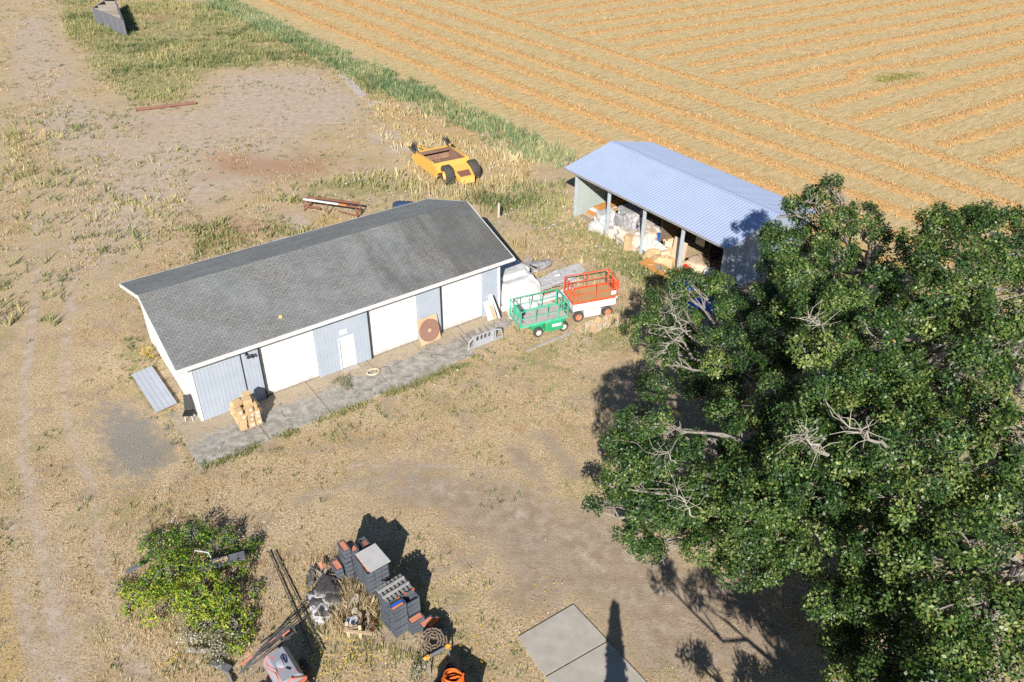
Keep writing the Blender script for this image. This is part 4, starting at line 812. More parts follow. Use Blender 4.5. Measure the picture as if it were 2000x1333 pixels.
cb = MB(); cb.box((0, 0, .6), (.5, .45, 1.2)); single(cb, 'tall_carton', CARD, 'tall tan carton standing at the front left of the third shed post', 'box', shedp(6.35, -.35), SYAW+.2)
cb = MB(); cb.box((0, 0, .7), (.6, .5, 1.4)); single(cb, 'tall_carton', CARDP, 'taller brown-grey carton behind the third shed post', 'box', shedp(7.0, 1.2), SYAW)
bb = MB()
for i in range(7):
    a0, a1 = -.95+i*.27, -.95+(i+1)*.27-.02; r_ = 1.75
    bb.slab([(0, 0, .1), (r_*math.sin(a0), -.12-.03*i, .1+r_*math.cos(a0)*.55+.25), (r_*math.sin(a1), -.15-.03*i, .1+r_*math.cos(a1)*.55+.25)][::-1], .03)
single(bb, 'folded_canvas', pm('pale_green_canvas', (.56, .62, .56), (.44, .5, .45), 2.5, .7), 'pale green folded canvas fanned out beside the third shed post', 'canvas', shedp(7.85, .15), (math.radians(-18), 0, SYAW+.35))
lump('carton_heap', 'heap of crumpled tan cartons right of the third shed post', 'heap', shedp(8.9, 1.0), (2.0, 1.8, 1.35), CARD, 20, .5, 3, SYAW, crease=1)
rr = random.Random(12)
for i in range(7):
    single(MB().box((0, 0, .2), (rr.uniform(.4, .7), rr.uniform(.35, .5), rr.uniform(.3, .45))), 'crushed_carton', (CARD, CARDP)[i % 2], 'crushed tan carton on the heap right of the third shed post', 'box', shedp(8.3+rr.uniform(0, 1.3), .4+rr.uniform(0, 1.3), .35+.12*i), (rr.uniform(-.5, .5), rr.uniform(-.4, .4), SYAW+rr.uniform(-1, 1)), 'crushed cartons on the shed heap')
for i, (u, hh, lab) in enumerate(((9.75, 2.0, 'tall pale panel standing left of the fourth shed post'), (10.35, 1.9, 'tall pale panel standing just behind the fourth shed post'))):
    single(MB().box((0, 0, hh/2), (.55, .06, hh)), 'door_panel', CARDP, lab, 'panel', shedp(u, .75), (math.radians(-7), 0, SYAW+.1))
tp = MB(); tp.box((0, 0, 0), (2.6, 1.15, .05)); single(tp, 'plywood_sheet', ORANGEWOOD, 'orange plywood sheet on the ground in front of the fourth shed post', 'plywood', shedp(9.75, -.75, .2), (.06, .02, SYAW)); single(MB().box((0, 0, 0), (.75, .6, .012)), 'brown_sheet', WOOD, 'small brown-grey sheet lying on the orange plywood', 'sheet', shedp(9.9, -.65, .245), (.06, .02, SYAW+.1))
for k in range(2): single(MB().box((0, 0, .08), (.2, 1.1, .14)), 'support_block', WOOD, 'timber block under the orange plywood sheet', 'timber', shedp(9.0+1.5*k, -.75, 0), SYAW, 'blocks under the orange plywood')
lump('cloth_heap', 'tan cloth-covered heap right of the fourth shed post', 'heap', shedp(11.7, .9), (2.0, 1.7, 1.2), pm('tan_cloth', (.62, .48, .33), (.45, .35, .26), 2, .9), 22, .25, 4, SYAW)
lump('red_bag', 'small bright red bag on the front of the tan cloth heap', 'bag', shedp(11.6, .1, .75), (.5, .3, .3), pm('red_bag', (.65, .02, .02)), 23, .2, 3, SYAW)
lump('orange_pot', 'small orange pot low in front of the tan cloth heap', 'pot', shedp(11.15, -.1, .3), (.22, .22, .25), ORANGE, 24, .05, 2, SYAW)
for i in range(10):
    single(MB().box((0, 0, .25), (rr.uniform(.3, .9), rr.uniform(.3, .6), rr.uniform(.2, .6))), 'stored_box', (WOOD, STEEL, CARDP, GLASSY, pm('dull_blue', (.1, .2, .38)))[i % 5], 'mixed box of odds and ends in the dark right bay of the shed', 'box', shedp(12.2+rr.uniform(0, 2), .1+rr.uniform(0, 2.2), rr.uniform(0, .5)), (rr.uniform(-.3, .3), rr.uniform(-.3, .3), SYAW+rr.uniform(-1, 1)), 'odds and ends in the right shed bay')
fz = MB(); fz.cbox((0, 0, .5), (.7, .65, 1.0), .03); single(fz, 'appliance', pm('dull_white2', (.6, .6, .6)), 'pale household appliance box in the dark right bay of the shed', 'appliance', shedp(13.2, .5, .25), SYAW+.5)
for i in range(8):
    u = (1.9, 2.8, 3.6, 4.6, 5.2, 7.9, 9.2, 12.6)[i]
    single(MB().box((0, 0, .5), (rr.uniform(.5, .9), .5, rr.uniform(.8, 1.6))), 'shelf_box', (pm('dull_blue', (.1, .2, .38)), CARDP, STEEL, WOOD)[i % 4], 'boxed stock stacked against the dark back of the shed', 'box', shedp(u, rr.uniform(4.2, 6.5), rr.uniform(.0, .6)), SYAW+rr.uniform(-.2, .2), 'boxed stock at the back of the shed')

# ------------------------------------------------------------------ crate stacks
CA = math.atan2(-.81, .59)                               # long side of a crate
CD, CE = Vector((.59, -.81, 0)).normalized(), Vector((.81, .59, 0)).normalized()
def crate_mesh():
    b = MB(); l, w, h, t = .595, .297, .232, .016
    b.box((0, 0, .01), (l, w, .02))
    for s_ in (-1, 1):
        b.box((0, s_*(w/2-t/2), h/2), (l, t, h)); b.box((s_*(l/2-t/2), 0, h/2), (t, w-2*t, h)); b.box((0, s_*(w/2+.004), h-.018), (l+.016, .016, .03)); b.box((s_*(l/2+.004), 0, h-.018), (.016, w+.016, .03))
        b.bar((-.27, s_*(w/2+.003), .05), (.27, s_*(w/2+.003), .19), .008, .014); b.bar((s_*(l/2+.003), -.12, .04), (s_*(l/2+.003), .12, .19), .008, .014)
        for x in (-.15, 0, .15): b.box((x, s_*(w/2+.003), .1), (.012, .01, .19))
    return b
crate0 = crate_mesh().build('crate', CRATE); used_ = [False]
Rq = random.Random(5)
def crate(p, rz, label, group, tilt=(0, 0)):
    if not used_[0]: o = crate0; used_[0] = True
    else: o = crate0.copy(); COL.objects.link(o)
    tag(o, label, 'crate', group); o.location = p; o.rotation_euler = (tilt[0], tilt[1], rz); return o
def tiles(p, rz, label, n=1, col=TERRA, tilt=(0, 0), size=(.5, .2, .03)):
    b = MB()
    for k in range(n): b.box((0, (k-(n-1)/2)*size[1]*1.06, 0), size, rx=.06*(k-.5) if n > 1 else 0)
    return single(b, 'clay_tile', col, label, 'tile', p, (tilt[0], tilt[1], rz), 'clay tiles lying in the crates')
HQ = .24
C0 = Vector((-5.6, 22.66, 0))                            # centre of the tall stack
for ix in range(2):
    for iy in range(3):
        for k in range(8):
            crate(C0+CD*((ix-.5)*.61)+CE*((iy-1)*.305)+Vector((Rq.uniform(-.008, .008), Rq.uniform(-.008, .008), k*HQ)), CA+Rq.uniform(-.012, .012), 'dark grey slatted crate in the block under the pale concrete board', 'crates under the pale board')
single(MB().box((0, 0, 0), (1.2, .94, .025)), 'cover_board', pm('cement_board', (.50, .50, .49), (.42, .42, .41), 2.5, .8, c3=(.56, .56, .55), p3=.62), 'pale square cement board lying on top of the tall crate block', 'board', C0+CE*.06+Vector((.02, .04, 8*HQ+.018)), CA+.05)
for d_, e_ in ((.25, -.43), (-.3, -.43)): tiles(C0+CD*d_+CE*(e_+.08)+Vector((0, 0, 8*HQ+.0)), CA, 'narrow pink clay tile peeping from under the pale cement board', 1, TERRA, size=(.5, .1, .02))
C1 = Vector((-6.62, 23.26, 0))
for iy in range(2):
    for k in range(9 if iy == 0 else 8):
        j = Vector((Rq.uniform(-.03, .03), Rq.uniform(-.03, .03), 0)); crate(C1+CE*((iy-.5)*.33)+CD*(.0 if k > 4 else .06)+j+Vector((0, 0, k*HQ)), CA+Rq.uniform(-.06, .06), 'dark crate in the tall tower left of the pale board' if iy == 0 else 'dark crate in the tower touching the upper left of the pale board', 'crates in the left tower')
    tiles(C1+CE*((iy-.5)*.33)+Vector((0, 0, (9 if iy == 0 else 8)*HQ-.02)), CA+.05*iy, 'pink clay slab in the top crate of the %s left tower' % ('nearer', 'farther')[iy], 1, TERRA, size=(.5, .2, .03))
C2 = Vector((-6.05, 23.78, 0))
for k in range(7): crate(C2+Vector((0, 0, k*HQ)), CA+Rq.uniform(-.04, .04), 'dark crate in the open-topped tower behind the left tower', 'crates in the rear tower')
tiles(C2+Vector((0, 0, 7*HQ-.07)), CA, 'brown broken tiles in the open top crate of the rear tower', 2, pm('dark_terracotta', (.3, .13, .09)), size=(.3, .11, .03))
C3 = Vector((-7.12, 23.02, 0))
for k in range(5): crate(C3+Vector((0, 0, k*HQ)), CA+Rq.uniform(-.08, .08), 'dark crate in the short tower at the left foot of the crate block', 'crates in the short tower')
tiles(C3+Vector((0, 0, 5*HQ-.03)), CA, 'pink tiles in the top crate of the short tower', 2, TERRA, size=(.45, .11, .04))
for i, (x, y, z, rz, tl_) in enumerate(((620, 1118, 0, .6, (.9, .2)), (640, 1125, .05, .2, (.2, .5)), (612, 1130, 0, -.4, (1.2, 0)), (652, 1112, .1, .9, (.3, .2)), (632, 1140, .1, 1.3, (.7, .6)), (668, 1100, .0, .5, (0, .1)))):
    crate(G(x, y, z+.12), CA+rz, 'dark crate tumbled in the weeds left of the crate block', 'tumbled crates', tl_)
for i, (x, y) in enumerate(((628, 1105), (645, 1112), (655, 1114))): tiles(G(x, y, .4), CA+.5*i, 'pink clay slab on the tumbled crates left of the block', 1, TERRA, (.3*i, .25), (.36, .22, .05))
D0 = Vector((-4.42, 21.3, 0)); DA = CA+math.pi/2+.04; DD, DE = Vector((math.cos(DA), math.sin(DA), 0)), Vector((math.sin(DA), -math.cos(DA), 0))
for ix in range(2):
    for iy in range(3):
        for k in range(7 if not (ix == 1 and iy == 2) else 6):
            if ix == 1 and iy == 2 and k in (0,): continue
            crate(D0+DD*((ix-.5)*.64+(.03 if iy == 2 else 0))+DE*((iy-1.0)*.31+.15+(.1 if ix == 0 and iy == 2 else 0))+Vector((Rq.uniform(-.015, .015), Rq.uniform(-.015, .015), k*HQ)), DA+Rq.uniform(-.03, .03), 'dark grey crate in the stack under the slatted pallet', 'crates under the slatted pallet')
plt = thing('pallet', 'grey timber pallet lying upside down on top of the crate stack', 'pallet', D0+Vector((-.12, .12, 7*HQ+.005)), DA+.03)
GW = pm('grey_pallet', (.26, .25, .24), (.18, .175, .17), 4, .85)
for i in range(7): MB().box((-.54+i*.18, 0, .014), (.11, .86, .024)).build('deck_board', GW, plt)
for y in (-.17, .17): MB().box((0, y, .066), (1.2, .085, .08)).build('stringer', pm('pale_stringer', (.38, .38, .38), (.3, .3, .3), 4), plt)
tiles(D0+DD*-.33+DE*.62+Vector((0, 0, 7*HQ-.03)), DA, 'long pink tile in the front crate beside the slatted pallet', 1, TERRA, size=(.5, .09, .05)); 
single(MB().box((0, 0, 0), (.5, .1, .02)), 'blue_wrap', BLUE, 'strip of blue wrap under the edge of the slatted pallet', 'wrap', D0+DD*-.3+DE*.5+Vector((0, 0, 7*HQ-.01)), DA)
for i in range(7): tiles(D0+DD*(-.45+i*.17)+DE*(.0 if i % 2 else .3)+Vector((0, 0, 7*HQ-.02)), DA, 'orange tile glimpsed between the slats of the pallet', 1, ORANGE, size=(.12, .07, .02)) if i in (1, 2, 4, 6) else None
for i, (dx, dy, n, mat_) in enumerate(((.28, .86, 3, TERRA), (.62, 1.12, 2, TERRA), (.8, 1.3, 2, ORANGE))):
    b_ = D0+DD*dx+DE*dy
    for k in range(n): crate(b_+Vector((0, 0, k*HQ)), DA+.05*i, 'dark crate in the low %s pile in front of the pallet stack' % ('nearest', 'middle', 'end')[i], 'crates in the low front piles')
    tiles(b_+Vector((0, 0, n*HQ-.02)), DA+.05*i, '%s tile slabs in the low %s crate pile' % (('pink', 'pink', 'orange')[i], ('nearest', 'middle', 'end')[i]), 2, mat_, size=(.5, .1, .05))
# ------------------------------------------------------------------ sack pile with black compost
for i, (x, y, z, dx, dy, dz) in enumerate(((622, 1175, 0, .9, .8, .62), (648, 1180, 0, .85, .8, .7), (632, 1200, 0, .75, .6, .5), (660, 1165, 0, .7, .6, .72), (640, 1162, .0, .7, .7, .8))):
    p = G(x, y); lump('white_sack', 'white plastic sack in the pile of black compost left of the crates', 'sack', p, (dx, dy, dz), pm('sack_white', (.50, .50, .51), (.24, .24, .25), 3.5, .45, bump=.03, c3=(.06, .055, .055), p3=.58, s3=5), 70+i, .22, 3, .5*i, group='sacks in the compost pile')
BLKC = pm('black_compost', (.035, .034, .037), (.085, .078, .075), 7, .7, bump=.03, c3=(.25, .16, .1), p3=.70, s3=12)
for i, (x, y, z, r_) in enumerate(((619, 1168, .55, .36), (651, 1160, .75, .38), (640, 1143, .8, .44), (632, 1190, .42, .34))):
    q = G(x, y, z); lump('compost_cake', '%s round black cake of compost lying on the white sacks' % ('leftmost', 'rightmost', 'topmost', 'lowest')[i], 'compost', q-Vector((0, 0, .06)), (r_*1.9, r_*1.8, .15), BLKC, 80+i, .22, 4)
# ------------------------------------------------------------------ collapsed barrel with timber
bl = thing('wooden_barrel', 'collapsed silvery wooden barrel with white bag inside, right of the sacks', 'barrel', G(690, 1228), .1)
for i in range(16):
    a = 2*math.pi*i/16; 
    if 4 < i < 8: continue
    st_ = MB(); r0, r1 = .34, .42; st_.slab([((r0)*math.cos(a-.17), r0*math.sin(a-.17), 0), (r0*math.cos(a+.17), r0*math.sin(a+.17), 0), (r1*math.cos(a+.17), r1*math.sin(a+.17), .8-.1*(i % 3)), (r1*math.cos(a-.17), r1*math.sin(a-.17), .8-.1*(i % 3))], .025); st_.build('stave', WOOD, bl)
hp_ = MB(); hp_.tube([(.43*math.cos(a), .43*math.sin(a), .62) for a in np.linspace(0, 2*math.pi, 30)], .014, 6); hp_.build('hoop', RUST, bl)
lump('white_bag', 'white bag slumped inside the broken wooden barrel', 'bag', G(690, 1228), (.6, .6, .6), pm('bag_white', (.72, .72, .74), (.5, .52, .6), 3), 90, .2, 3)
for i, (x0, y0v, z0, x1, y1v, z1, lab) in enumerate(((664, 1210, .0, 694, 1165, .9, 'grey plank leaning left to right behind the broken barrel'), (700, 1200, .0, 697, 1160, .95, 'grey plank leaning upright behind the broken barrel'), (672, 1232, .5, 727, 1238, .5, 'tan plank lying across the mouth of the broken barrel'), (682, 1248, .0, 676, 1215, .8, 'weathered plank standing against the front of the barrel'), (705, 1250, 0, 702, 1222, .7, 'orange-brown plank standing at the right front of the barrel'), (725, 1232, 0, 716, 1190, .4, 'grey plank lying in dry grass right of the barrel'), (668, 1222, 0, 664, 1170, .3, 'grey plank lying in dry grass left of the barrel'))):
    A, Bq = G(x0, y0v, z0), G(x1, y1v, z1); single(MB().bar((A-Bq)/2, (Bq-A)/2, .12, .035), 'loose_plank', PLANK if 'tan' in lab or 'orange' in lab else WOOD, lab, 'plank', (A+Bq)/2)
# ------------------------------------------------------------------ sawhorse and rolled rubber track
p0, p1 = G(832, 1286, .72), G(876, 1262, .72); mid_ = (p0+p1)/2; mid_.z = 0; sh_ = thing('sawhorse', 'grey folding sawhorse with orange end caps beside the rolled chain', 'sawhorse', mid_, math.atan2((p1-p0).y, (p1-p0).x)); hl = (p1-p0).length/2
b = MB(); b.cbox((0, 0, .72), (2*hl, .09, .1), .015); b.build('beam', STEEL, sh_)
for s_ in (-1, 1):
    b = MB(); b.lathe([(.055, -.05), (.085, -.03), (.085, .03), (.055, .05)], 12, Matrix.Rotation(math.pi/2, 3, 'X'), (s_*hl, 0, .72)); b.box((s_*(hl-.07), 0, .72), (.12, .11, .12)); b.build('end_cap', pm('amber_plastic', (.8, .36, .04)), sh_)
    for y in (-.28, .28): MB().bar((s_*(hl-.08), y*.1, .68), (s_*(hl-.02), y, 0), .045).build('leg', STEEL, sh_)
rc_ = thing('rolled_track', 'roll of brown rusty chain track standing on edge behind the sawhorse', 'track', G(845, 1292), .35)
b = MB(); rr = random.Random(3); a_ = 0.0; r_ = .52
while r_ > .12:
    b.box((r_*math.cos(a_), rr.uniform(-.02, .02), r_*math.sin(a_)), (.05, .36, .15), ry=-a_+rr.uniform(-.12, .12)); b.box(((r_+.03)*math.cos(a_+.1/r_), rr.uniform(-.02, .02), (r_+.03)*math.sin(a_+.1/r_)), (.035, .3, .06), ry=-a_)
    st_ = .185/r_; a_ += st_; r_ -= .105*st_/(2*math.pi)
b.build('links', pm('track_rust', (.21, .165, .125), (.10, .08, .065), 7, .85, bump=.01, c3=(.40, .25, .12), p3=.6), rc_)
rc_.rotation_euler = (math.radians(118), 0, .25); rc_.location = G(845, 1253, .62)
# ------------------------------------------------------------------ black tub with orange hose
tb_ = thing('plastic_tub', 'black plastic tub at the bottom edge holding orange hose', 'tub', G(893, 1362), .30-.85)
b = MB(); b.box((0, 0, .03), (1.3, .9, .05))
for s_ in (-1, 1): b.slab([(-.65, s_*.45, 0), (.65, s_*.45, 0), (.72, s_*.52, .8), (-.72, s_*.52, .8)], .04); b.slab([(s_*.65, -.45, 0), (s_*.65, .45, 0), (s_*.72, .52, .8), (s_*.72, -.52, .8)], .04); b.box((0, s_*.53, .8), (1.5, .07, .05)); b.box((s_*.73, 0, .8), (.07, 1.0, .05))
b.build('shell', GLASSY, tb_)
hs = MB(); rr = random.Random(2); hs.tube([(.36*math.cos(a)*(1+.12*math.sin(a*2.7)), .28*math.sin(a)*(1+.15*math.cos(a*1.9)), .5+.05*math.sin(a*1.3)+.018*a) for a in np.linspace(0, 6.28*6, 150)], .032, 7)
single(hs, 'orange_hose', ORANGE, 'tangle of bright orange hose inside the black tub', 'hose', G(886, 1355), .2, smooth=True)
# ------------------------------------------------------------------ orange tank sprayer
SA = math.atan2(-.79, .61); spc = Vector((-8.22, 18.28, 0))
sp = thing('tank_sprayer', 'faded orange and silver tank sprayer on two wheels with folded booms', 'sprayer', spc, SA)
TK = pm('faded_tank', (.36, .37, .42), (.30, .31, .36), 1.6, .42, c3=(.72, .17, .09), p3=.6, s3=2.2, metal=.1)
pr = [(-.52, .05), (-.5, .2), (-.38, .42), (-.3, .5), (.3, .5), (.38, .42), (.5, .2), (.52, .05), (.42, -.3), (.2, -.42), (-.2, -.42), (-.42, -.3)]
b = MB(); n = len(pr); vs = []
for x, s_ in ((-.72, .93), (-.69, 1), (.69, 1), (.72, .93)): vs += [(x, y*s_, .82+z*s_) for y, z in pr]
fs = [tuple(range(n))[::-1], tuple(range(3*n, 4*n))]
for r_ in range(3):
    for i in range(n): j = (i+1) % n; fs.append((r_*n+i, r_*n+j, r_*n+n+j, r_*n+n+i))
b.add(vs, [f[::-1] for f in fs]); b.build('tank', TK, sp, True)
b = MB(); b.lathe([(.2, 1.32), (.2, 1.345), (.17, 1.36), (0, 1.362)], 22, None, (-.05, .0, 0)); o = b.build('tank_lid', pm('lid_silver', (.42, .43, .5), (.34, .36, .42), 3, .4), sp, True)
b = MB(); b.bar((-.27, .06, 1.40), (.2, .02, 1.46), .03); b.bar((-.27, .06, 1.36), (-.27, .06, 1.42), .03); b.tube([(-.25, .06, 1.42), (-.1, .03, 1.5), (.06, .02, 1.52), (.2, .02, 1.46)], .016, 6); b.bar((.24, .02, 1.36), (.42, .12, 1.37), .03); b.build('lid_clamp', DARK, o)
b = MB(); b.tube([(-.7, -.38, 1.2), (-.4, -.44, 1.16), (.1, -.3, 1.34), (.7, -.34, 1.25), (.95, -.2, .9)], .022, 7); b.tube([(-.7, -.42, 1.15), (-.3, -.47, 1.08), (.2, -.36, 1.3), (.7, -.4, 1.2)], .02, 7); b.build('hose', pm('pink_hose', (.68, .22, .16), (.5, .15, .1), 4, .5), sp, True)
FRM = pm('frame_red', (.6, .12, .06), (.42, .2, .14), 3, .6)
b = MB(); b.bar((-.8, -.36, .42), (1.3, -.3, .42), .09); b.bar((-.8, .36, .42), (1.3, .3, .42), .09); b.bar((.78, -.5, .7), (.78, .5, .7), .09, .5); b.bar((-.75, -.5, .8), (-.75, .5, .8), .08); b.bar((0, -.75, .38), (0, .75, .38), .08); b.tube([(.76, -.5, .4), (.76, -.52, 1.0), (.76, 0, 1.36), (.76, .52, 1.0), (.76, .5, .4)], .04, 6); b.build('frame', FRM, sp)
for y in (-.78, .78):
    M = Matrix.Rotation(math.pi/2, 3, 'X'); o = MB().lathe([(.2, -.1), (.34, -.11), (.39, -.07), (.39, .07), (.34, .11), (.2, .1)], 26, M, (-.02, y, .39), False).build('wheel', TYRE, sp, True); MB().lathe([(0, -.06), (.2, -.07), (.2, .07), (0, .06)], 18, M, (-.02, y, .39)).build('rim', pm('cream_rim', (.66, .62, .54)), o, True)
for i, y in enumerate((-.2, 0, .22)): MB().tube([(.82, y, .6), (1.0, y+.1, 1.0), (1.15, y, .7), (1.2, y-.1, .5)], .035, 7).build('pipe', (FRM, STEEL, pm('pink_hose', (.68, .22, .16)))[i], sp, True)
bmm = MB(); rr = random.Random(6)
for i in range(9):
    y0_ = -1.35+rr.uniform(-.1, .1); z0 = .7+.1*i; y1_ = .85+rr.uniform(-.3, .2)
    bmm.tube([(-1.15+.05*i+rr.uniform(-.1, .1), y0_, z0*.8), (-1.0+rr.uniform(-.1, .1), -.4, z0+.1), (-1.15+rr.uniform(-.15, .1), y1_, z0+.2)], .022, 6)
bmm.bar((-1.25, .9, 1.5), (-1.0, 1.0, 1.2), .03); bmm.bar((-1.2, .25, 1.2), (-1.45, 1.0, 1.55), .03); bmm.bar((-1.45, 1.0, 1.55), (-1.0, 1.0, 1.2), .03); bmm.bar((-.75, -.3, .8), (-1.1, -.3, .9), .06); bmm.bar((-.75, .3, .8), (-1.1, .3, .9), .06)
bmm.build('boom', pm('boom_grey', (.06, .06, .065), (.13, .12, .12), 5, .5), sp)
b = MB()
for y0_, y1_, z in ((-1.2, -.7, 1.1), (.0, .25, 1.45), (.5, .8, 1.4), (-.9, -.75, 1.35)): b.tube([(-1.13, y0_, z-.1), (-1.12, y1_, z)], .032, 6)
b.build('hose_piece', pm('pink_hose', (.68, .22, .16)), sp)
# long rails lying from the weeds to the sprayer
for i, (a_, b_) in enumerate((((525, 1077), (612, 1278)), ((536, 1077), (632, 1274)))):
    A, Bq = G(*a_, .12), G(*b_, .12); b = MB(); d = (Bq-A)/2; b.bar(-d, d, .045, .045); sd = Vector((-d.y, d.x, 0)).normalized()
    single(b, 'long_rail', pm('rail_black', (.055, .06, .075), (.1, .1, .115), 6, .5), '%s of two long dark rails lying on the dry grass' % ('left one', 'right one')[i], 'rail', (A+Bq)/2)
# concealed things glimpsed under the oaks
for (x, y, dx, dy, dz, mat_, lab, nm, ct) in ((1372, 592, 2.4, 2.0, .7, BLUE, 'blue tarp heap half hidden under the oaks below the shed', 'tarp_heap', 'tarp'), (1345, 560, 1.5, 1.1, .4, BLUE, 'smaller blue tarp nearer the shed under the oaks', 'tarp_heap', 'tarp'), (1465, 700, .9, .7, .9, pm('red_bag', (.65, .02, .02)), 'red object in the shade under the oaks', 'red_drum', 'drum'), (1680, 760, 3.2, 2.0, 1.2, pm('dull_blue', (.1, .2, .38)), 'dull blue covered shape deep under the oaks', 'covered_shape', 'cover')):
    lump(nm, lab, ct, G(x, y), (dx, dy, dz), mat_, int(x), .25, 3)
A, Bq = G(1445, 1040, .3), G(1470, 1085, .1); single(MB().slab([(A.x-.2, A.y, .35), (Bq.x-.25, Bq.y, .1), (Bq.x+.4, Bq.y, .1), (A.x+.5, A.y, .35)], .04), 'white_sheet', W_PAINT, 'white sheet poking out from under the lowest oak limbs', 'sheet')
b = MB(); b.bar((-.75, 0, .05), (.75, 0, .05), .25, .06); single(b, 'plank_offcut', PLANK, 'tan board in the shade under the oaks left of the trunk', 'board', G(1385, 690), .9)
lump('tarp_roll', 'dark blue tarp mound behind the ridge of the garage', 'tarp', G(790, 408), (1.7, 1.2, .62), pm('navy_tarp', (.05, .08, .16), (.03, .05, .1), 2, .45), 33, .1, 3, -.1)

# ------------------------------------------------------------------ oaks
def leafmat():
    N = NT('oak_leaf'); a = N.n('Attribute', attribute_name='tint')
    c = N.ramp(a.outputs['Fac'], [(0, (.014, .038, .012)), (.4, (.034, .082, .018)), (.72, (.082, .145, .028)), (.95, (.21, .255, .068)), (1, (.36, .17, .06))])
    N.l(c, N.b.inputs['Base Color']); N.b.inputs['Roughness'].default_value = .44; N.b.inputs['Specular IOR Level'].default_value = .42
    tr = N.n('BsdfTranslucent'); N.l(N.mix(.5, c, (.12, .17, .02, 1)), tr.inputs[0]); mx = N.n('MixShader'); mx.inputs[0].default_value = .10
    N.l(N.b.outputs[0], mx.inputs[1]); N.l(tr.outputs[0], mx.inputs[2]); N.l(mx.outputs[0], N.t.nodes['Material Output'].inputs[0]); return N.m
LEAF = leafmat()
BARK = pm('oak_bark', (.30, .275, .24), (.17, .15, .125), 3, .9, bump=.01, c3=(.46, .44, .39), p3=.62, s3=5)
def norm(a): return a/np.maximum(np.linalg.norm(a, axis=-1, keepdims=True), 1e-9)
def leaves(C, Nrm, n, spread, size, r, tint0=.0):
    """n leaves round every twig end C, facing roughly along Nrm; returns quads and tints"""
    m_ = len(C)*n; c = np.repeat(C, n, 0); nn = np.repeat(Nrm, n, 0)
    off = r.normal(size=(m_, 3)); off = norm(off)*(r.random((m_, 1))**.5)*spread; off -= nn*np.sum(off*nn, 1, keepdims=True)*.45
    p = c+off; nrm = norm(nn*.9+r.normal(size=(m_, 3))*.62+np.array([0, -.1, .4])); t = norm(np.cross(nrm, norm(off+r.normal(size=(m_, 3))*.05)+1e-4)); d = np.cross(t, nrm)
    L_ = (size*r.uniform(.55, 1.3, (m_, 1))); W_ = L_*.34; k = nrm*L_*.12
    V = np.stack([p-d*L_*.5, p+t*W_+d*L_*.05+k, p+d*L_*.5, p-t*W_+d*L_*.05+k], 1).reshape(-1, 3)
    tint = np.clip(np.repeat(r.normal(.45, .17, len(C)), n)+r.normal(0, .20, m_)+tint0, 0, .93); tint[r.random(m_) < .0012] = 1.0
    return V, np.repeat(tint, 4)
def lobe_points(c, rad, r, dens, fl=.74, seed=0):
    n = int(dens*4*math.pi*rad*rad*.62); d = norm(r.normal(size=(n*2, 3))); d = d[d[:, 2] > -.5][:n]
    ph = [(r.normal(size=3)*f, r.uniform(0, 6.28)) for f in (1.4, 2.0, 3.2, 4.5)]
    dis = sum(np.sin(d@w+q) for w, q in ph)*.10
    gap = sum(np.sin(d@(w*1.7)+q*2) for w, q in ph)                      # bald patches where the branches show
    keep = gap > -1.7
    rr_ = rad*(1+dis)*(1-.38*r.random(len(d))**1.8); P = c+d*rr_[:, None]*np.array([1, 1, fl])
    return P[keep], norm(d*np.array([1, 1, 1.25]))[keep]
def bezier(a, b, c, n): t = np.linspace(0, 1, n)[:, None]; return (1-t)**2*a+2*t*(1-t)*b+t*t*c
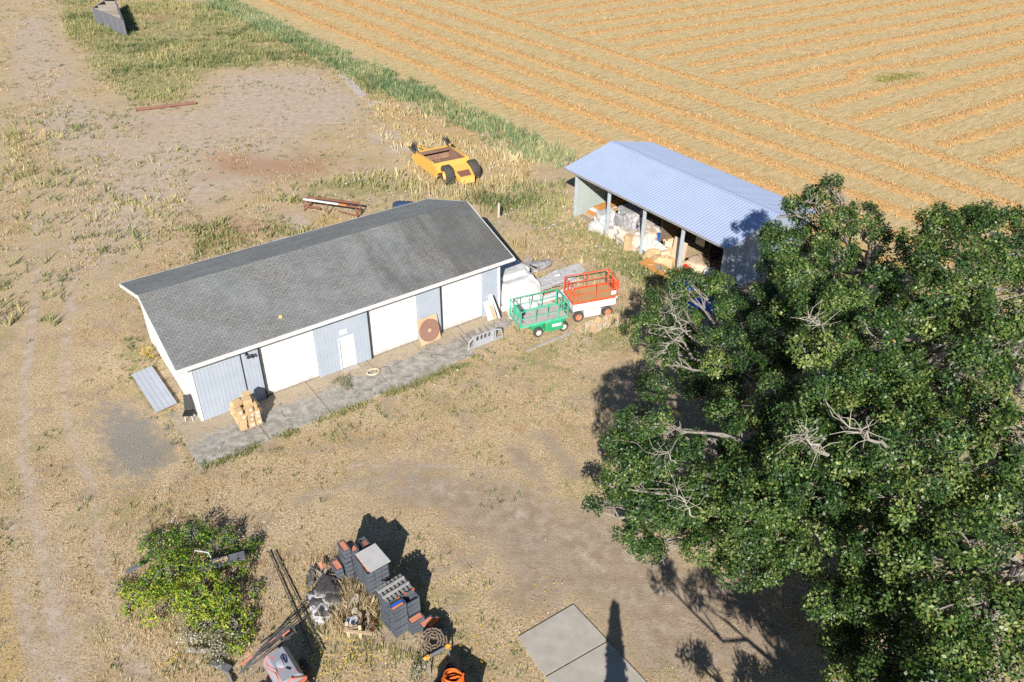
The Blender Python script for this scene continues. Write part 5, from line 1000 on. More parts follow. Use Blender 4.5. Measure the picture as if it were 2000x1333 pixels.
def tree(name, label, base, lobes, seed, tint0=0.0, size=.118, dens=4.6, nleaf=76, group='oaks'):
    r = np.random.default_rng(seed); rt = thing(name, label, 'tree', (base[0], base[1], 0), 0, group)
    if len(lobes) > 11:                                   # shaded inner foliage hanging under the outer clumps
        cc = np.mean([l[0] for l in lobes], 0); lobes = list(lobes)
        for q in range(0, len(lobes)):
            l = lobes[q]; c_ = np.array(l[0]); d_ = c_*(.78 if q % 2 else .62)+cc*(.22 if q % 2 else .38); lobes.append(((d_[0]+r.normal()*.5, d_[1]+r.normal()*.5+.7, max(2.4, c_[2]*(.66 if q % 2 else .5))), l[1]*.95))
    b3 = np.array([base[0], base[1], 0.0])
    Vs, Ts = [], []; mb = MB(); ztop = max(l[0][2] for l in lobes); fork = np.array([base[0]+r.normal()*.3, base[1]+r.normal()*.3, min(3.2, ztop*.35)])
    R0 = min(.2+.018*len(lobes), .48)
    mb.tube([b3-b3+[0, 0, -.15], (b3-b3)+[.03, .02, .5], fork-b3], [R0*1.35, R0*1.05, R0*.9], 10)
    lead = fork+np.array([r.normal()*.6, r.normal()*.6, max(.5, ztop*.72-fork[2])]); mb.tube([tuple(p-b3) for p in bezier(fork, (fork+lead)/2+r.normal(size=3)*.5, lead, 7)], np.linspace(R0*.85, R0*.4, 7), 8)
    for (c, rad) in lobes:
        c = np.array(c); t = np.clip((c[2]-1.5-fork[2])/max(lead[2]-fork[2], .1), 0, .95); s0 = fork+(lead-fork)*t*.8
        ctrl = (s0+c)/2+np.array([0, 0, -.25-.05*np.linalg.norm(c-s0)])+r.normal(size=3)*.6; end = c-np.array([0, 0, rad*.3])
        pth = bezier(s0, ctrl, end, 8); pth[1:-1] += r.normal(size=(6, 3))*.13; mb.tube([tuple(p-b3) for p in pth], np.linspace(.05+.02*rad+.007*np.linalg.norm(c-s0), .03, 8), 6)
        P, Nn = lobe_points(c, rad, r, dens); 
        Vq, Tq = leaves(P, Nn, nleaf, .40, size, r, r.normal(tint0, .1)); Vs.append(Vq); Ts.append(Tq)
        nb = min(len(P), max(6, int(rad*6))); sel = P[r.choice(len(P), nb, replace=False)]
        for k, q in enumerate(sel):
            s1 = pth[r.integers(4, 8)]; mid = (s1+q)/2+r.normal(size=3)*.22*rad*.5+np.array([0, 0, .15]); q2 = bezier(s1, mid, q+norm(q-c)*.12, 6); q2[1:-1] += r.normal(size=(4, 3))*.06
            mb.tube([tuple(p-b3) for p in q2], np.linspace(.032, .010, 6), 5)
            for j in range(2):
                s2 = q2[r.integers(2, 5)]; e2 = s2+norm(norm(q-c)+r.normal(size=3)*.8)*r.uniform(.35, .8)*rad*.55; m2 = (s2+e2)/2+r.normal(size=3)*.1
                mb.tube([tuple(s2-b3), tuple(m2-b3), tuple(e2-b3)], [.017, .012, .006], 4, False)
    mb.build('trunk', BARK, rt, True)
    V = np.concatenate(Vs)-b3; F = np.arange(len(V)).reshape(-1, 4)
    mesh_np('crown', V, F, LEAF, {'tint': ('POINT', 'FLOAT', np.concatenate(Ts))}, rt)
    return rt
def LB(*rows):                                            # lobes surveyed off the photograph: x, y, radius (px) and height above ground (m)
    out = []
    for x, y, rp_, z in rows:
        if z > 4.5: z += .8*math.sin(x*.113+y*.071)+.4*math.sin(x*.31-y*.23); rp_ *= .88+.13*math.sin(x*.2+y*.37)
        p = G(x, y, z); d = math.sqrt(p.x**2+p.y**2+(CAM_H-z)**2); out.append(((p.x, p.y, p.z), rp_*d/CAM_F*.98))
    return out
tree('oak_tree', 'leaning oak whose low pale forked limb reaches towards the orange lift', (11.6, 31.5), LB((1268, 640, 42, 5), (1300, 590, 42, 5.8), (1335, 552, 38, 6.4), (1290, 690, 40, 5), (1345, 545, 32, 6.6), (1400, 560, 42, 7), (1432, 600, 46, 7.6), (1445, 665, 44, 7.6), (1405, 712, 38, 6.8), (1465, 715, 42, 7.5), (1385, 655, 30, 6.4), (1425, 770, 34, 6), (1500, 640, 46, 8)), 101)
tree('oak_tree', 'oak with the lowest spreading crown over the bare yard, left of the others', (11.9, 25.4), LB((1240, 825, 46, 8.4), (1200, 862, 34, 7), (1285, 820, 36, 8.8), (1225, 905, 50, 6), (1195, 945, 36, 5.3), (1290, 895, 55, 6.8), (1250, 975, 42, 5.2), (1320, 965, 55, 6), (1300, 1025, 40, 4.8), (1350, 1010, 40, 5), (1345, 870, 36, 7), (1375, 940, 40, 6.4), (1385, 1000, 36, 5.4), (1245, 1000, 28, 4.7)), 102)
tree('oak_tree', 'oak in the middle of the group with bare pale branches at its centre', (14.5, 26.5), LB((1420, 810, 48, 8.5), (1460, 850, 56, 9), (1450, 930, 58, 8.2), (1500, 975, 62, 8), (1455, 1000, 44, 6.6), (1520, 1045, 52, 6.6), (1470, 1055, 40, 5.4), (1545, 905, 62, 9.6), (1590, 960, 52, 9), (1560, 830, 62, 10.4), (1500, 800, 46, 9), (1610, 870, 60, 10.6), (1560, 1070, 38, 6), (1530, 760, 42, 9.4)), 103, 0.04)
tree('oak_tree', 'tall oak beside the metal shed with a bare white branch rising above its crown', (17.5, 36), LB((1600, 385, 34, 11.4), (1575, 408, 32, 11), (1548, 395, 24, 10.6), (1625, 360, 22, 11.8), (1560, 440, 32, 10), (1510, 455, 34, 9.2), (1640, 430, 38, 11), (1690, 430, 40, 11), (1710, 460, 30, 10.5), (1535, 480, 42, 9.4), (1600, 470, 52, 10.4), (1510, 520, 44, 9), (1560, 540, 52, 10.4), (1640, 500, 48, 11), (1600, 600, 60, 11.4), (1545, 610, 50, 10.6), (1505, 575, 42, 9)), 104)
tree('oak_tree', 'broad oak at the centre right with the brightest rounded top', (20.5, 30.5), LB((1700, 560, 54, 12), (1650, 590, 52, 12), (1760, 530, 50, 12), (1640, 660, 64, 12), (1580, 690, 54, 11), (1715, 650, 62, 12.6), (1690, 730, 66, 12.4), (1620, 760, 56, 11.6), (1755, 715, 58, 12), (1770, 800, 62, 11.6), (1690, 820, 56, 11.4), (1790, 620, 52, 12), (1660, 905, 50, 10.4), (1740, 880, 52, 11)), 105, 0.12)
tree('oak_tree', 'oak against the hay field at the far right with a dense domed crown', (28.5, 36.5), LB((1800, 480, 46, 12.4), (1840, 440, 46, 12.8), (1895, 430, 46, 13), (1950, 445, 52, 13), (1990, 480, 46, 12.6), (1860, 510, 56, 13), (1930, 520, 56, 13), (1830, 570, 54, 12.6), (1895, 590, 58, 12.8), (1960, 620, 52, 12.2), (1850, 650, 54, 12), (1910, 690, 52, 11.6), (1840, 440, 30, 13.2), (2010, 560, 50, 12)), 106, 0.05)
tree('oak_tree', 'oak filling the lower right corner with sunlit yellow-green tips', (17.2, 18.3), LB((1690, 1005, 54, 9.2), (1650, 1050, 42, 8), (1745, 975, 54, 10), (1800, 1015, 60, 10.4), (1720, 1075, 52, 8.6), (1680, 1120, 40, 7), (1770, 1090, 52, 9), (1850, 1090, 60, 10), (1830, 1180, 56, 9), (1760, 1180, 46, 7.8), (1740, 1260, 46, 7), (1800, 1280, 60, 8), (1880, 1260, 62, 9), (1840, 1340, 60, 8), (1720, 1325, 42, 6.4), (1930, 1180, 60, 10), (1640, 1330, 30, 5)), 107, 0.14)
tree('oak_tree', 'oak on the right edge between the domed one and the corner one', (23.5, 24.5), LB((1850, 760, 56, 11.6), (1920, 790, 58, 11.8), (1980, 740, 56, 12), (1860, 850, 60, 11.6), (1935, 880, 60, 11.6), (1990, 840, 54, 11.6), (1830, 930, 54, 10.8), (1890, 960, 58, 11), (1960, 980, 62, 11), (1900, 1050, 56, 10.6), (1980, 1080, 62, 10.4), (2020, 920, 60, 11.4), (2000, 1200, 62, 9.6), (1985, 1290, 62, 9), (2010, 660, 50, 12)), 108, 0.12)
tree('oak_tree', 'oak rooted below the bottom right of the view that shades the yard', (12.6, 10.5), [((7.2, 12.5, 6.3), .75), ((5.5, 13.2, 6.3), .55), ((9.7, 12.4, 5.8), 1.0), ((8.5, 12.3, 6.0), .6), ((9.0, 11.6, 6.6), .7), ((10.6, 11.0, 6.4), 1.2), ((11.2, 11.2, 7.6), 1.1), ((11.0, 9.2, 7.5), 1.1), ((12.0, 9.5, 8.8), 1.2), ((12.2, 12.2, 7.4), 1.4), ((12.0, 8.0, 8), 1.2), ((10.2, 9.4, 6.4), .9), ((13.5, 10, 8.5), 1.5)], 109, group=None)
# sun-bleached bare branches standing clear of the leaves
PALEB = pm('bleached_branch', (.38, .35, .30), (.26, .24, .20), 4, .85)
def bare_branch(k, paths, seed):
    rt = [o for o in bpy.data.objects if o.name.startswith('oak_tree')][k]; b3 = np.array(rt.location); r = np.random.default_rng(seed); mb = MB()
    for pts, r0 in paths:
        r0 *= .62; pts = [(x, y, z-(.75 if i == 0 else .3)) for i, (x, y, z) in enumerate(pts)]
        P = np.array([tuple(G(*q)) for q in pts])-b3; n = 4*(len(P)-1)+1; t = np.linspace(0, len(P)-1, n); Q = np.stack([np.interp(t, np.arange(len(P)), P[:, i]) for i in range(3)], 1); Q[1:-1] += r.normal(size=(n-2, 3))*.06
        mb.tube([tuple(q) for q in Q], np.linspace(r0, r0*.3, n), 6)
        for i in range(2, n):
            for _ in range(3):
                d = norm(r.normal(size=3)+norm(Q[-1]-Q[0])*.6+[0, 0, .3])*r.uniform(.3, .9); mb.tube([tuple(Q[i]), tuple(Q[i]+d*.5+r.normal(size=3)*.07), tuple(Q[i]+d)], [r0*.35, r0*.22, .008], 4, False)
    mb.build('bare_branch', PALEB, rt, True)
bare_branch(3, [([(1627, 412, 11.0), (1626, 375, 12.2), (1615, 345, 13.2)], .09), ([(1622, 415, 11), (1600, 398, 11.8), (1578, 392, 12.2)], .07), ([(1632, 415, 11), (1642, 395, 11.8), (1648, 392, 12)], .05)], 1)
bare_branch(0, [([(1362, 668, 6.4), (1330, 642, 7.0), (1300, 640, 7.0)], .10), ([(1330, 642, 7.0), (1318, 612, 7.4), (1308, 575, 7.4)], .07), ([(1335, 655, 6.8), (1310, 672, 6.6), (1285, 695, 6.2)], .06)], 2)
bare_branch(2, [([(1612, 888, 11.4), (1588, 868, 12), (1572, 850, 12.2)], .09), ([(1588, 868, 12), (1560, 866, 12), (1552, 862, 12)], .05)], 3)
bare_branch(4, [([(1730, 872, 12.8), (1690, 848, 13.4), (1650, 826, 13.5)], .09)], 4)
bare_branch(4, [([(1612, 650, 12.8), (1600, 632, 13.4), (1580, 622, 13.6)], .07)], 6)
bare_branch(1, [([(1355, 1010, 7.6), (1335, 980, 8.0), (1322, 955, 8.2)], .06)], 5)
bare_branch(1, [([(1320, 905, 8.6), (1305, 885, 8.8), (1285, 880, 8.8)], .05)], 7)
# the slim conifer behind the camera whose pointed shadow falls on the yard
cf = thing('conifer_tree', 'slim pointed conifer whose shadow lies across the concrete pad', 'tree', (3.35, 11.6, 0))
MB().tube([(0, 0, -.1), (0, 0, 3), (0, 0, 6.4)], [.13, .08, .015], 8).build('trunk', BARK, cf)
rn = np.random.default_rng(77); zz = rn.uniform(.4, 6.3, 1500); rad = .95*(1-zz/6.5)**.85*rn.uniform(.25, 1.05, 1500); an = rn.uniform(0, 6.28, 1500)
P = np.stack([rad*np.cos(an), rad*np.sin(an), zz], 1); Vq, Tq = leaves(P, norm(P*np.array([1, 1, 0])+[0, 0, .3]), 8, .14, .16, rn)
mesh_np('crown', Vq, np.arange(len(Vq)).reshape(-1, 4), LEAF, {'tint': ('POINT', 'FLOAT', Tq)}, cf)

# ------------------------------------------------------------------ bramble thicket and shrubs
def bushmat(name, stops): 
    return tintmat(name, stops, .5, .4, .2)
BRAM = bushmat('bramble_leaf', [(0, (.022, .065, .012)), (.35, (.055, .15, .016)), (.6, (.14, .27, .02)), (.85, (.33, .42, .03)), (.985, (.45, .42, .05)), (1, (.4, .1, .04))])
def bush(name, label, cat, lobes, seed, mat, size=.11, dens=11, nleaf=9, tint0=0, group=None, stems=8, fl=.7, grad=0.0):
    r = np.random.default_rng(seed); c0 = np.mean([l[0] for l in lobes], 0); b3 = np.array([c0[0], c0[1], 0.]); rt = thing(name, label, cat, tuple(b3), 0, group); Vs = []; Ts = []
    mb = MB()
    for c, rad in lobes:
        P, Nn = lobe_points(np.array(c), rad, r, dens, fl); P[:, 2] = np.maximum(P[:, 2], .05); v, t = leaves(P, Nn, nleaf, .2, size, r, tint0-grad*np.clip((c[1]-c0[1]+.3)/1.2, -.4, 1)); Vs.append(v); Ts.append(t)
        for k in range(stems):
            q = P[r.integers(len(P))]; q = np.array(c)+(q-np.array(c))*r.uniform(.9, 1.3)*np.array([1, 1, 1.0]); mb.tube([(c[0]-b3[0]+r.normal()*.2, c[1]-b3[1]+r.normal()*.2, 0), tuple((np.array(c)+q)/2-b3+r.normal(size=3)*.1+[0, 0, .1]), tuple(q-b3)], [.014, .011, .006], 4, False)
    mb.build('stem', WOOD, rt); V = np.concatenate(Vs)-b3
    mesh_np('foliage', V, np.arange(len(V)).reshape(-1, 4), mat, {'tint': ('POINT', 'FLOAT', np.concatenate(Ts))}, rt); return rt
bush('bramble_thicket', 'sprawling yellow-green bramble thicket swallowing old timber at lower left', 'bramble', LB((235, 1150, 16, .2), (255, 1185, 16, .2), (500, 1150, 14, .2), (490, 1200, 16, .2), (480, 1240, 16, .2), (290, 1050, 16, .3), (450, 1050, 18, .4), (495, 1065, 16, .25), (330, 1060, 36, 0.65), (375, 1045, 34, 0.79), (300, 1075, 28, 0.50), (420, 1065, 33, 0.58), (345, 1110, 47, 0.86), (300, 1140, 36, 0.65), (385, 1150, 47, 0.79), (270, 1165, 28, 0.43), (330, 1175, 41, 0.65), (430, 1180, 39, 0.65), (455, 1120, 33, 0.50), (475, 1080, 24, 0.36), (410, 1210, 31, 0.50), (455, 1215, 29, 0.43), (385, 1195, 26, 0.50), (465, 1260, 21, 0.29)), 201, BRAM, .09, 17, 12, .22, grad=.22, stems=14)
GREYW = bushmat('grey_weed', [(0, (.10, .115, .05)), (.5, (.24, .24, .12)), (.85, (.42, .42, .26)), (1, (.7, .7, .62))])
bush('weedy_shrub', 'pale seeding weeds spilling below the bramble thicket', 'weeds', LB((385, 1235, 32, .35), (410, 1265, 34, .35), (365, 1220, 26, .3), (440, 1245, 28, .35), (430, 1290, 24, .3)), 202, GREYW, .09, 12, 8, .1)
bush('weed_clump', 'green-brown weed clump growing in the apron crack by the small door', 'weeds', LB((672, 745, 13, .25), (655, 742, 9, .2), (680, 756, 9, .15)), 203, bushmat('slab_weed', [(0, (.06, .1, .03)), (.5, (.15, .19, .06)), (1, (.4, .32, .18))]), .08, 22, 7, 0)
bush('yellow_shrub', 'small yellow-flowered shrub against the left gable wall', 'shrub', LB((288, 686, 11, .4), (296, 700, 8, .35), (283, 700, 8, .3)), 204, bushmat('yellow_leaf', [(0, (.1, .15, .02)), (.4, (.3, .3, .03)), (.7, (.7, .5, .02)), (1, (.8, .4, .03))]), .1, 20, 7, .1)
bush('red_shrub', 'small rust-red shrub between the tumbled crates and the crate block', 'shrub', LB((660, 1125, 12, .6), (672, 1115, 8, .5)), 205, bushmat('red_leaf', [(0, (.12, .03, .01)), (.5, (.36, .08, .02)), (1, (.5, .22, .05))]), .09, 30, 7, 0)
bush('red_shrub', 'tiny rust-red plant right of the broken barrel', 'shrub', LB((727, 1222, 8, .3), (729, 1232, 6, .2)), 206, bushmat('red_leaf2', [(0, (.14, .05, .01)), (.5, (.36, .1, .02)), (1, (.2, .25, .05))]), .08, 30, 7, 0)
bush('white_flower_bush', 'low green plant with large white flower heads beside the sawhorse', 'flowers', LB((822, 1300, 14, .3), (815, 1318, 12, .25), (830, 1290, 9, .3)), 207, bushmat('flower_leaf', [(0, (.05, .09, .02)), (.7, (.14, .19, .05)), (.86, (.2, .24, .08)), (.9, (.78, .78, .74)), (1, (.8, .8, .78))]), .08, 26, 7, .15)
rr = random.Random(44)
for i, (x, y, l_, w_, a_, z_, lab) in enumerate(((430, 1098, 2.0, .5, .4, .82, 'silver-grey board sunk in the top of the bramble'), (415, 1105, 1.3, .25, .55, .8, 'tan board beside the silver one in the bramble'), (262, 1110, .7, .22, .6, .22, 'stack of grey splintered boards at the left edge of the bramble'), (285, 1128, .6, .4, .3, .3, 'small grey board below the splintered ones at the bramble edge'), (378, 1190, .8, .5, -.7, .6, 'mossy grey board in the lower bramble'), (403, 1272, 1.5, .16, .0, .3, 'grey beam lying level below the thicket'), (430, 1300, .9, .3, -.4, .2, 'pale broken board below the level grey beam'), (443, 1315, 1.2, .16, -1.0, .15, 'pale beam pointing down at the bottom of the thicket'), (462, 1225, .9, .12, -1.0, .45, 'thin grey rail in the right of the thicket'), (425, 1240, .5, .14, -.8, .4, 'short grey-blue batten in the seeding weeds'))):
    p = G(x, y, z_); single(MB().box((0, 0, 0), (l_, w_, .06)), 'old_board', PLANK if 'tan' in lab else (WOODG if i % 2 == 0 else WOOD), lab, 'board', p, (rr.uniform(-.25, .25), rr.uniform(-.15, .15), a_))
bc = MB(); p = G(396, 1083, 1.0); bc.tube([(-.35, .1, .1), (0, -.1, .3), (.25, 0, .1), (.3, 0, -.2)], .022, 5); single(bc, 'bent_rod', W_PAINT, 'thin pale bent rod standing out of the bramble', 'rod', p)
bst = MB(); rr = random.Random(9)
for i in range(9):
    a = rr.uniform(-.6, .9); bst.tube([(0, 0, 0), (.5*math.cos(a), .4*math.sin(a)+.1, .5+rr.uniform(-.1, .3)), (1.3*math.cos(a), .9*math.sin(a)+.2, .9+rr.uniform(-.4, .4)), (1.3*math.cos(a)+rr.uniform(-.3, .5), 1.2*math.sin(a), .8+rr.uniform(-.4, .5))], [.02, .016, .01, .005], 5, False)
single(bst, 'dead_branch', pm('dead_twig', (.36, .31, .23), (.26, .22, .17), 6, .9), 'bare dead branches arching between the two crate stacks', 'branch', G(735, 1150, .0))

# ------------------------------------------------------------------ grass, weeds and flowers that nobody could count
def blades(name, P, h, w, nper, spread, mat, seed, lean=.5, tint=(.5, .2), patch=.0):
    r = np.random.default_rng(seed); m_ = len(P)*nper; p = np.repeat(P, nper, 0); hh = np.repeat(h*r.uniform(.6, 1.3, len(P)), nper)*r.uniform(.6, 1.25, m_); ww = w*r.uniform(.6, 1.4, m_)
    a = r.uniform(0, 6.28, m_); o = np.stack([np.cos(a), np.sin(a)], 1); b = p+o*(r.random((m_, 1))**.5)*spread; ln = r.uniform(.1, 1, (m_, 1))*lean*hh[:, None]; tip = b+o*ln
    b2 = r.uniform(0, 6.28, m_); s = np.stack([np.cos(b2), np.sin(b2)], 1)*ww[:, None]/2
    z0 = np.full((m_, 1), .0); V = np.stack([np.hstack([b-s, z0]), np.hstack([b+s, z0]), np.hstack([(b+tip)/2*.4+tip*.6-(tip-b)*.25+s*.8, (hh*.62)[:, None]]), np.hstack([tip, hh[:, None]])], 1).reshape(-1, 3)
    t = np.repeat(np.clip(np.repeat(r.normal(tint[0], tint[1], len(P))+patch*nz(P, .22, 99), nper)+r.normal(0, .1, m_), 0, 1), 4)
    tag(mesh_np(name, V, np.arange(len(V)).reshape(-1, 4), mat, {'tint': ('POINT', 'FLOAT', t)}), kind='stuff')
def scatter(n, x0, x1, y0, y1, seed):
    r = np.random.default_rng(seed); return np.stack([r.uniform(x0, x1, n), r.uniform(y0, y1, n)], 1), r
def nz(P, sc, seed):
    r = np.random.default_rng(seed); return sum(np.sin(P@(r.normal(size=2)*sc*f)+r.uniform(0, 6.28)) for f in (1, 1, 1.7, 1.7, 2.9, 2.9, 4.6))/2.6
FOOT = [np.array([(bp(u, v).x, bp(u, v).y) for u, v in ((-1.2, -3.3), (15.1, -3.2), (19.2, -1.6), (19.1, 9.4), (-.1, 9.4), (-.1, 1.6), (-1.2, 1.6))]), np.array([(shedp(u, v).x, shedp(u, v).y) for u, v in ((0, .3), (14.6, .3), (14.6, 8.6), (0, 8.6))]), np.array([(q.x, q.y) for q in (A0 for A0 in (G(1012, 1246), G(1120, 1183), G(1265, 1345), G(1120, 1400)))]), np.array([(q.x, q.y) for q in (fpt(-130, 0), fpt(100, 0), fpt(100, 200), fpt(-130, 200))])]
def clear(P):
    ok = np.ones(len(P), bool)
    for f in FOOT: ok &= poly_sd(P, f) < 0
    return P[ok]
def bare(P): return np.maximum(np.maximum(zone_at('dirt', P), zone_at('track', P)), zone_at('gravel', P))
DRYG = tintmat('dry_grass', [(0, (.22, .145, .07)), (.35, (.46, .34, .18)), (.7, (.65, .52, .31)), (1, (.74, .64, .45))], .9, .15, .2)
GRNG = tintmat('green_weed', [(0, (.07, .11, .04)), (.35, (.17, .215, .085)), (.65, (.33, .34, .14)), (1, (.52, .45, .23))], .85, .2, .2)
GLDG = tintmat('golden_grass', [(0, (.27, .20, .08)), (.4, (.48, .37, .17)), (.75, (.64, .53, .30)), (1, (.74, .65, .43))], .9, .15, .2)
P, r = scatter(120000, -27, 17, 16, 56, 1); P = clear(P); d = .38+.5*nz(P, .55, 2)-.8*bare(P); P = P[r.random(len(P)) < d]
blades('dry_grass', P, .06, .018, 5, .12, DRYG, 3, 1.0, (.55, .22), .1)
P, r = scatter(60000, -24, 16, 17, 58, 4); P = clear(P); g = zone_at('green', P); d = .05+.10*(nz(P, .6, 5) > .5)+.5*g*(nz(P, .9, 6) > -.1)-.3*bare(P)*(1-g); P = P[r.random(len(P)) < d]
blades('green_weeds', P, .12, .045, 5, .10, GRNG, 7, .9, (.38, .2))
P, r = scatter(110000, -75, 22, 42, 135, 8); P = clear(P); g = zone_at('green', P); d = g*(.42+.4*nz(P, .3, 9))-.15*bare(P); P = P[r.random(len(P)) < d]
far = np.clip((P[:, 1]-45)/60, 0, 1)
E_ = np.abs((P-np.array([F0.x, F0.y]))@np.array([FN.x, FN.y])); ed = P[E_ < 4.5]; blades('edge_weeds', np.repeat(ed, 2, 0)+np.random.default_rng(3).normal(size=(len(ed)*2, 2))*.3, .65, .07, 4, .22, tintmat('blue_green_weed', [(0, (.09, .16, .08)), (.5, (.20, .29, .13)), (1, (.46, .47, .27))], .85, .2, .2), 30, .5, (.5, .22), .2); blades('tall_weeds', P, .5*(1+.35*nz(P, .3, 98)), .07, 4, .25, GRNG, 10, .55, (.6, .16), .24)
P, r = scatter(40000, -45, 16, 42, 100, 11); P = clear(P); g = zone_at('gold', P); d = g*(.14+.4*nz(P, .5, 12)); P = P[r.random(len(P)) < d]
blades('golden_grass', P, .55, .055, 6, .22, GLDG, 13, .6, (.68, .2), .2)
P, r = scatter(90000, -70, 10, 45, 130, 14); P = clear(P); d = .22+.4*nz(P, .25, 15)-.42*bare(P); P = P[r.random(len(P)) < d]
blades('dry_tufts', P, .16, .045, 5, .22, DRYG, 16, .8, (.45, .22))
P, r = scatter(60000, -80, 10, 40, 130, 17); d = .14*(nz(P, .35, 18) > .55)+.03; P = clear(P[r.random(len(P)) < d])
blades('sparse_weeds', P, .16, .08, 5, .22, GRNG, 19, .9, (.3, .18))
# weeds along the apron and round the thicket
r = np.random.default_rng(61); uu = r.uniform(-1.2, 15.2, 900); P = np.array([(q.x, q.y) for q in (bp(u, -3.5+d_) for u, d_ in zip(uu, r.normal(size=900)*.16))]); P = P[nz(P, 1.3, 62) > -.2]
blades('apron_weeds', P, .16, .03, 6, .12, GRNG, 63, .7, (.5, .2), .2)
P = np.array([g2(x, y) for x, y in zip(r.normal(370, 95, 2600), r.normal(1160, 95, 2600))]); P = P[r.random(len(P)) < .6]; blades('thicket_grass', P, .16, .02, 6, .16, DRYG, 64, .8, (.38, .25), .2)
P = np.array([g2(x, y) for x, y in zip(r.uniform(600, 830, 900), r.uniform(1130, 1290, 900))]); P = P[nz(P, .9, 65) > .1]; blades('crate_weeds', P, .22, .022, 6, .14, GRNG, 66, .7, (.55, .2), .2)
# ring of tall pale grass round the crates, sacks and scraper
Pc = np.concatenate([np.array([g2(x, y)]*n)+np.random.default_rng(i).normal(size=(n, 2))*sg for i, (x, y, n, sg) in enumerate(((690, 1160, 150, .38), (705, 1195, 110, .35), (665, 1215, 60, .3), (650, 1130, 70, .35), (690, 1185, 120, .3), (728, 1190, 40, .2)))])
blades('tall_dry_grass', Pc, .7, .016, 8, .13, DRYG, 20, .5, (.68, .25))
P, r = scatter(9000, -14, 6, 54, 76, 21); P = clear(P); sc_ = np.array([-4.4, 66.5]); dd = np.linalg.norm(P-sc_, axis=1); P = P[(dd < 5.5) & (dd > 1.8) & (r.random(len(P)) < .16) & ~((np.abs((P-sc_)@np.array([.857, .515])+.35) < 1.75) & (np.abs((P-sc_)@np.array([-.515, .857])-1.5) < 3.4))]
blades('scraper_grass', P, .7, .05, 6, .2, GLDG, 22, .5, (.62, .22))
def flowers(name, P, z, size, mat, seed):
    r = np.random.default_rng(seed); m_ = len(P); c = np.column_stack([P, z*r.uniform(.5, 1.3, m_)]); s = size*r.uniform(.6, 1.4, m_)[:, None]; V = []
    for k in range(6): a = 2*math.pi*k/6; V.append(c+np.column_stack([np.full(m_, math.cos(a)), np.full(m_, math.sin(a)), r.normal(size=m_)*.25])*s)
    V = np.stack(V, 1).reshape(-1, 3); tag(mesh_np(name, V, np.arange(len(V)).reshape(-1, 6), mat), kind='stuff')
WF, YF = pm('white_petal', (.78, .78, .72)), pm('yellow_petal', (.78, .58, .02))
P, r = scatter(9000, -14, 20, 36, 76, 23); P = clear(P); g = zone_at('green', P); P = P[r.random(len(P)) < g*.5*(nz(P, .5, 24) > -.2)]
flowers('white_flowers', P, .3, .05, WF, 25)
P = np.concatenate([np.array([g2(x, y)]*n)+np.random.default_rng(i+50).normal(size=(n, 2))*sg for i, (x, y, n, sg) in enumerate(((520, 1045, 26, .5), (480, 1060, 20, .3), (340, 1030, 25, .25), (415, 1250, 120, .45), (395, 1225, 60, .35), (560, 1035, 15, .4), (1060, 1235, 14, .3), (1000, 1250, 16, .5)))]); flowers('white_blossom', clear(P), .35, .022, WF, 26)
P = np.concatenate([np.array([g2(x, y)]*n)+np.random.default_rng(i+90).normal(size=(n, 2))*sg for i, (x, y, n, sg) in enumerate(((690, 1300, 130, .7), (330, 1295, 45, .35), (620, 1290, 60, .5), (850, 1170, 60, .6), (920, 1150, 50, .6), (960, 1280, 60, .9), (800, 770, 40, 1.0), (500, 1200, 35, .5), (700, 1270, 60, .9), (900, 1250, 40, .8), (740, 780, 25, .8), (1070, 1155, 30, .4)))]); flowers('yellow_flowers', clear(P), .12, .022, YF, 27)
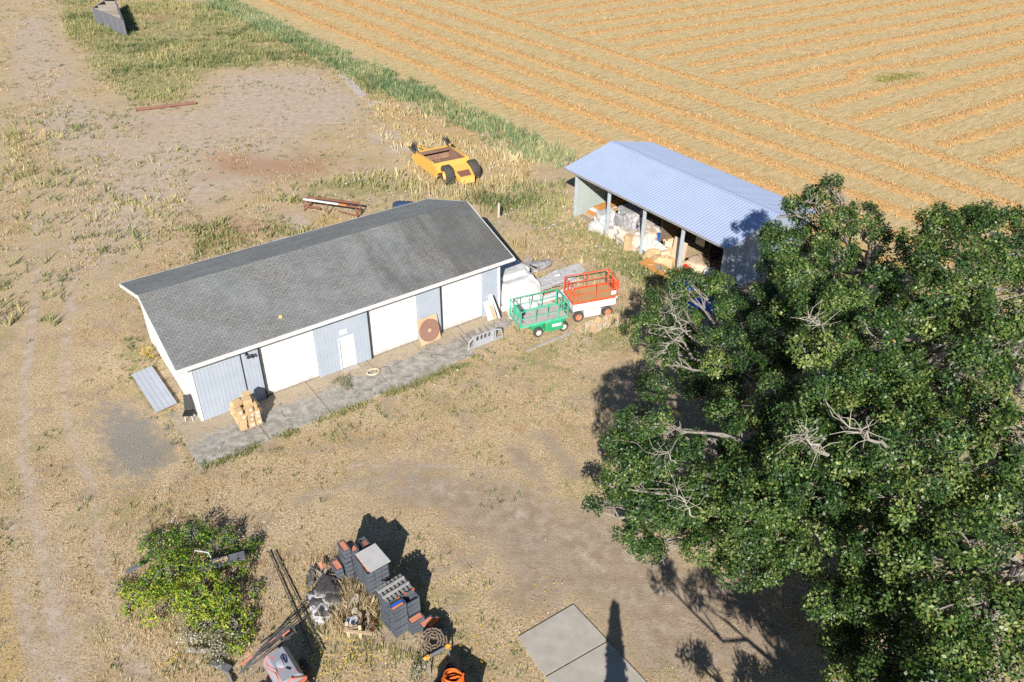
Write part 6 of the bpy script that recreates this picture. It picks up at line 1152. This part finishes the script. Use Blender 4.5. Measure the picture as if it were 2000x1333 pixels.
# the small green hollow left uncut in the hay field
P = np.concatenate([np_G([(1722, 158), (1735, 152), (1750, 150), (1765, 148), (1785, 146), (1730, 156), (1745, 153), (1760, 152)])]); P = np.repeat(P, 40, 0)+np.random.default_rng(5).normal(size=(320, 2))*np.array([.8, .5])
blades('field_weeds', P, .14, .09, 4, .3, tintmat('olive_weed', [(0, (.12, .14, .03)), (.6, (.26, .25, .07)), (1, (.45, .39, .18))], .9), 28, .7, (.4, .2))

# lug prints of a tractor pressed into the yard, and small stones
b = MB(); rr = random.Random(15)
for x0, y0v, x1, y1v, n in ((1350, 1140, 1490, 1195, 30), (1395, 1190, 1540, 1240, 34), (1330, 1210, 1500, 1275, 40), (1440, 1270, 1600, 1330, 34), (1380, 1300, 1480, 1333, 20)):
    A, Bq = G(x0, y0v), G(x1, y1v); d = (Bq-A).normalized(); a = math.atan2(d.y, d.x)
    for i in range(n):
        if rr.random() < .25: continue
        p = A.lerp(Bq, (i+rr.uniform(-.2, .2))/n)
        for s_ in (-1, 1): b.box(p+Vector((-d.y, d.x, 0))*s_*.13+d*rr.uniform(-.03, .03)+Vector((0, 0, .004)), (.2*rr.uniform(.6, 1.1), .035, .03), rz=a+math.pi/2+s_*.6)
tag(b.build('tyre_prints', pm('print_soil', (.40, .32, .24), (.33, .26, .195), 3, .95)), kind='stuff')
r = np.random.default_rng(70); P = np.concatenate([np.array([g2(x, y) for x, y in zip(r.uniform(700, 1500, 700), r.uniform(800, 1330, 700))]), np.array([g2(x, y) for x, y in zip(r.uniform(150, 360, 260), r.uniform(780, 960, 260))]), np.array([g2(x, y) for x, y in zip(r.uniform(20, 220, 260), r.uniform(600, 1330, 260))])])
P = clear(P); m_ = len(P); sz = r.uniform(.012, .032, m_)[:, None]; T = np.array([[-1, -.8, 0], [1, -.7, 0], [.8, 1, 0], [-.9, .8, 0], [-.4, -.3, .8], [.5, -.4, .9], [.4, .5, .8], [-.5, .4, .9]])
V = (np.column_stack([P, np.zeros(m_)])[:, None, :]+T[None]*sz[:, None, :]*r.uniform(.7, 1.3, (m_, 8, 3))).reshape(-1, 3); Q = np.array([[4, 5, 6, 7], [0, 1, 5, 4], [1, 2, 6, 5], [2, 3, 7, 6], [3, 0, 4, 7]])
tag(mesh_np('pebbles', V, (np.arange(m_)[:, None, None]*8+Q[None]).reshape(-1, 4), pm('pebble', (.40, .36, .31), (.27, .24, .21), 1.5, .9)), kind='stuff')
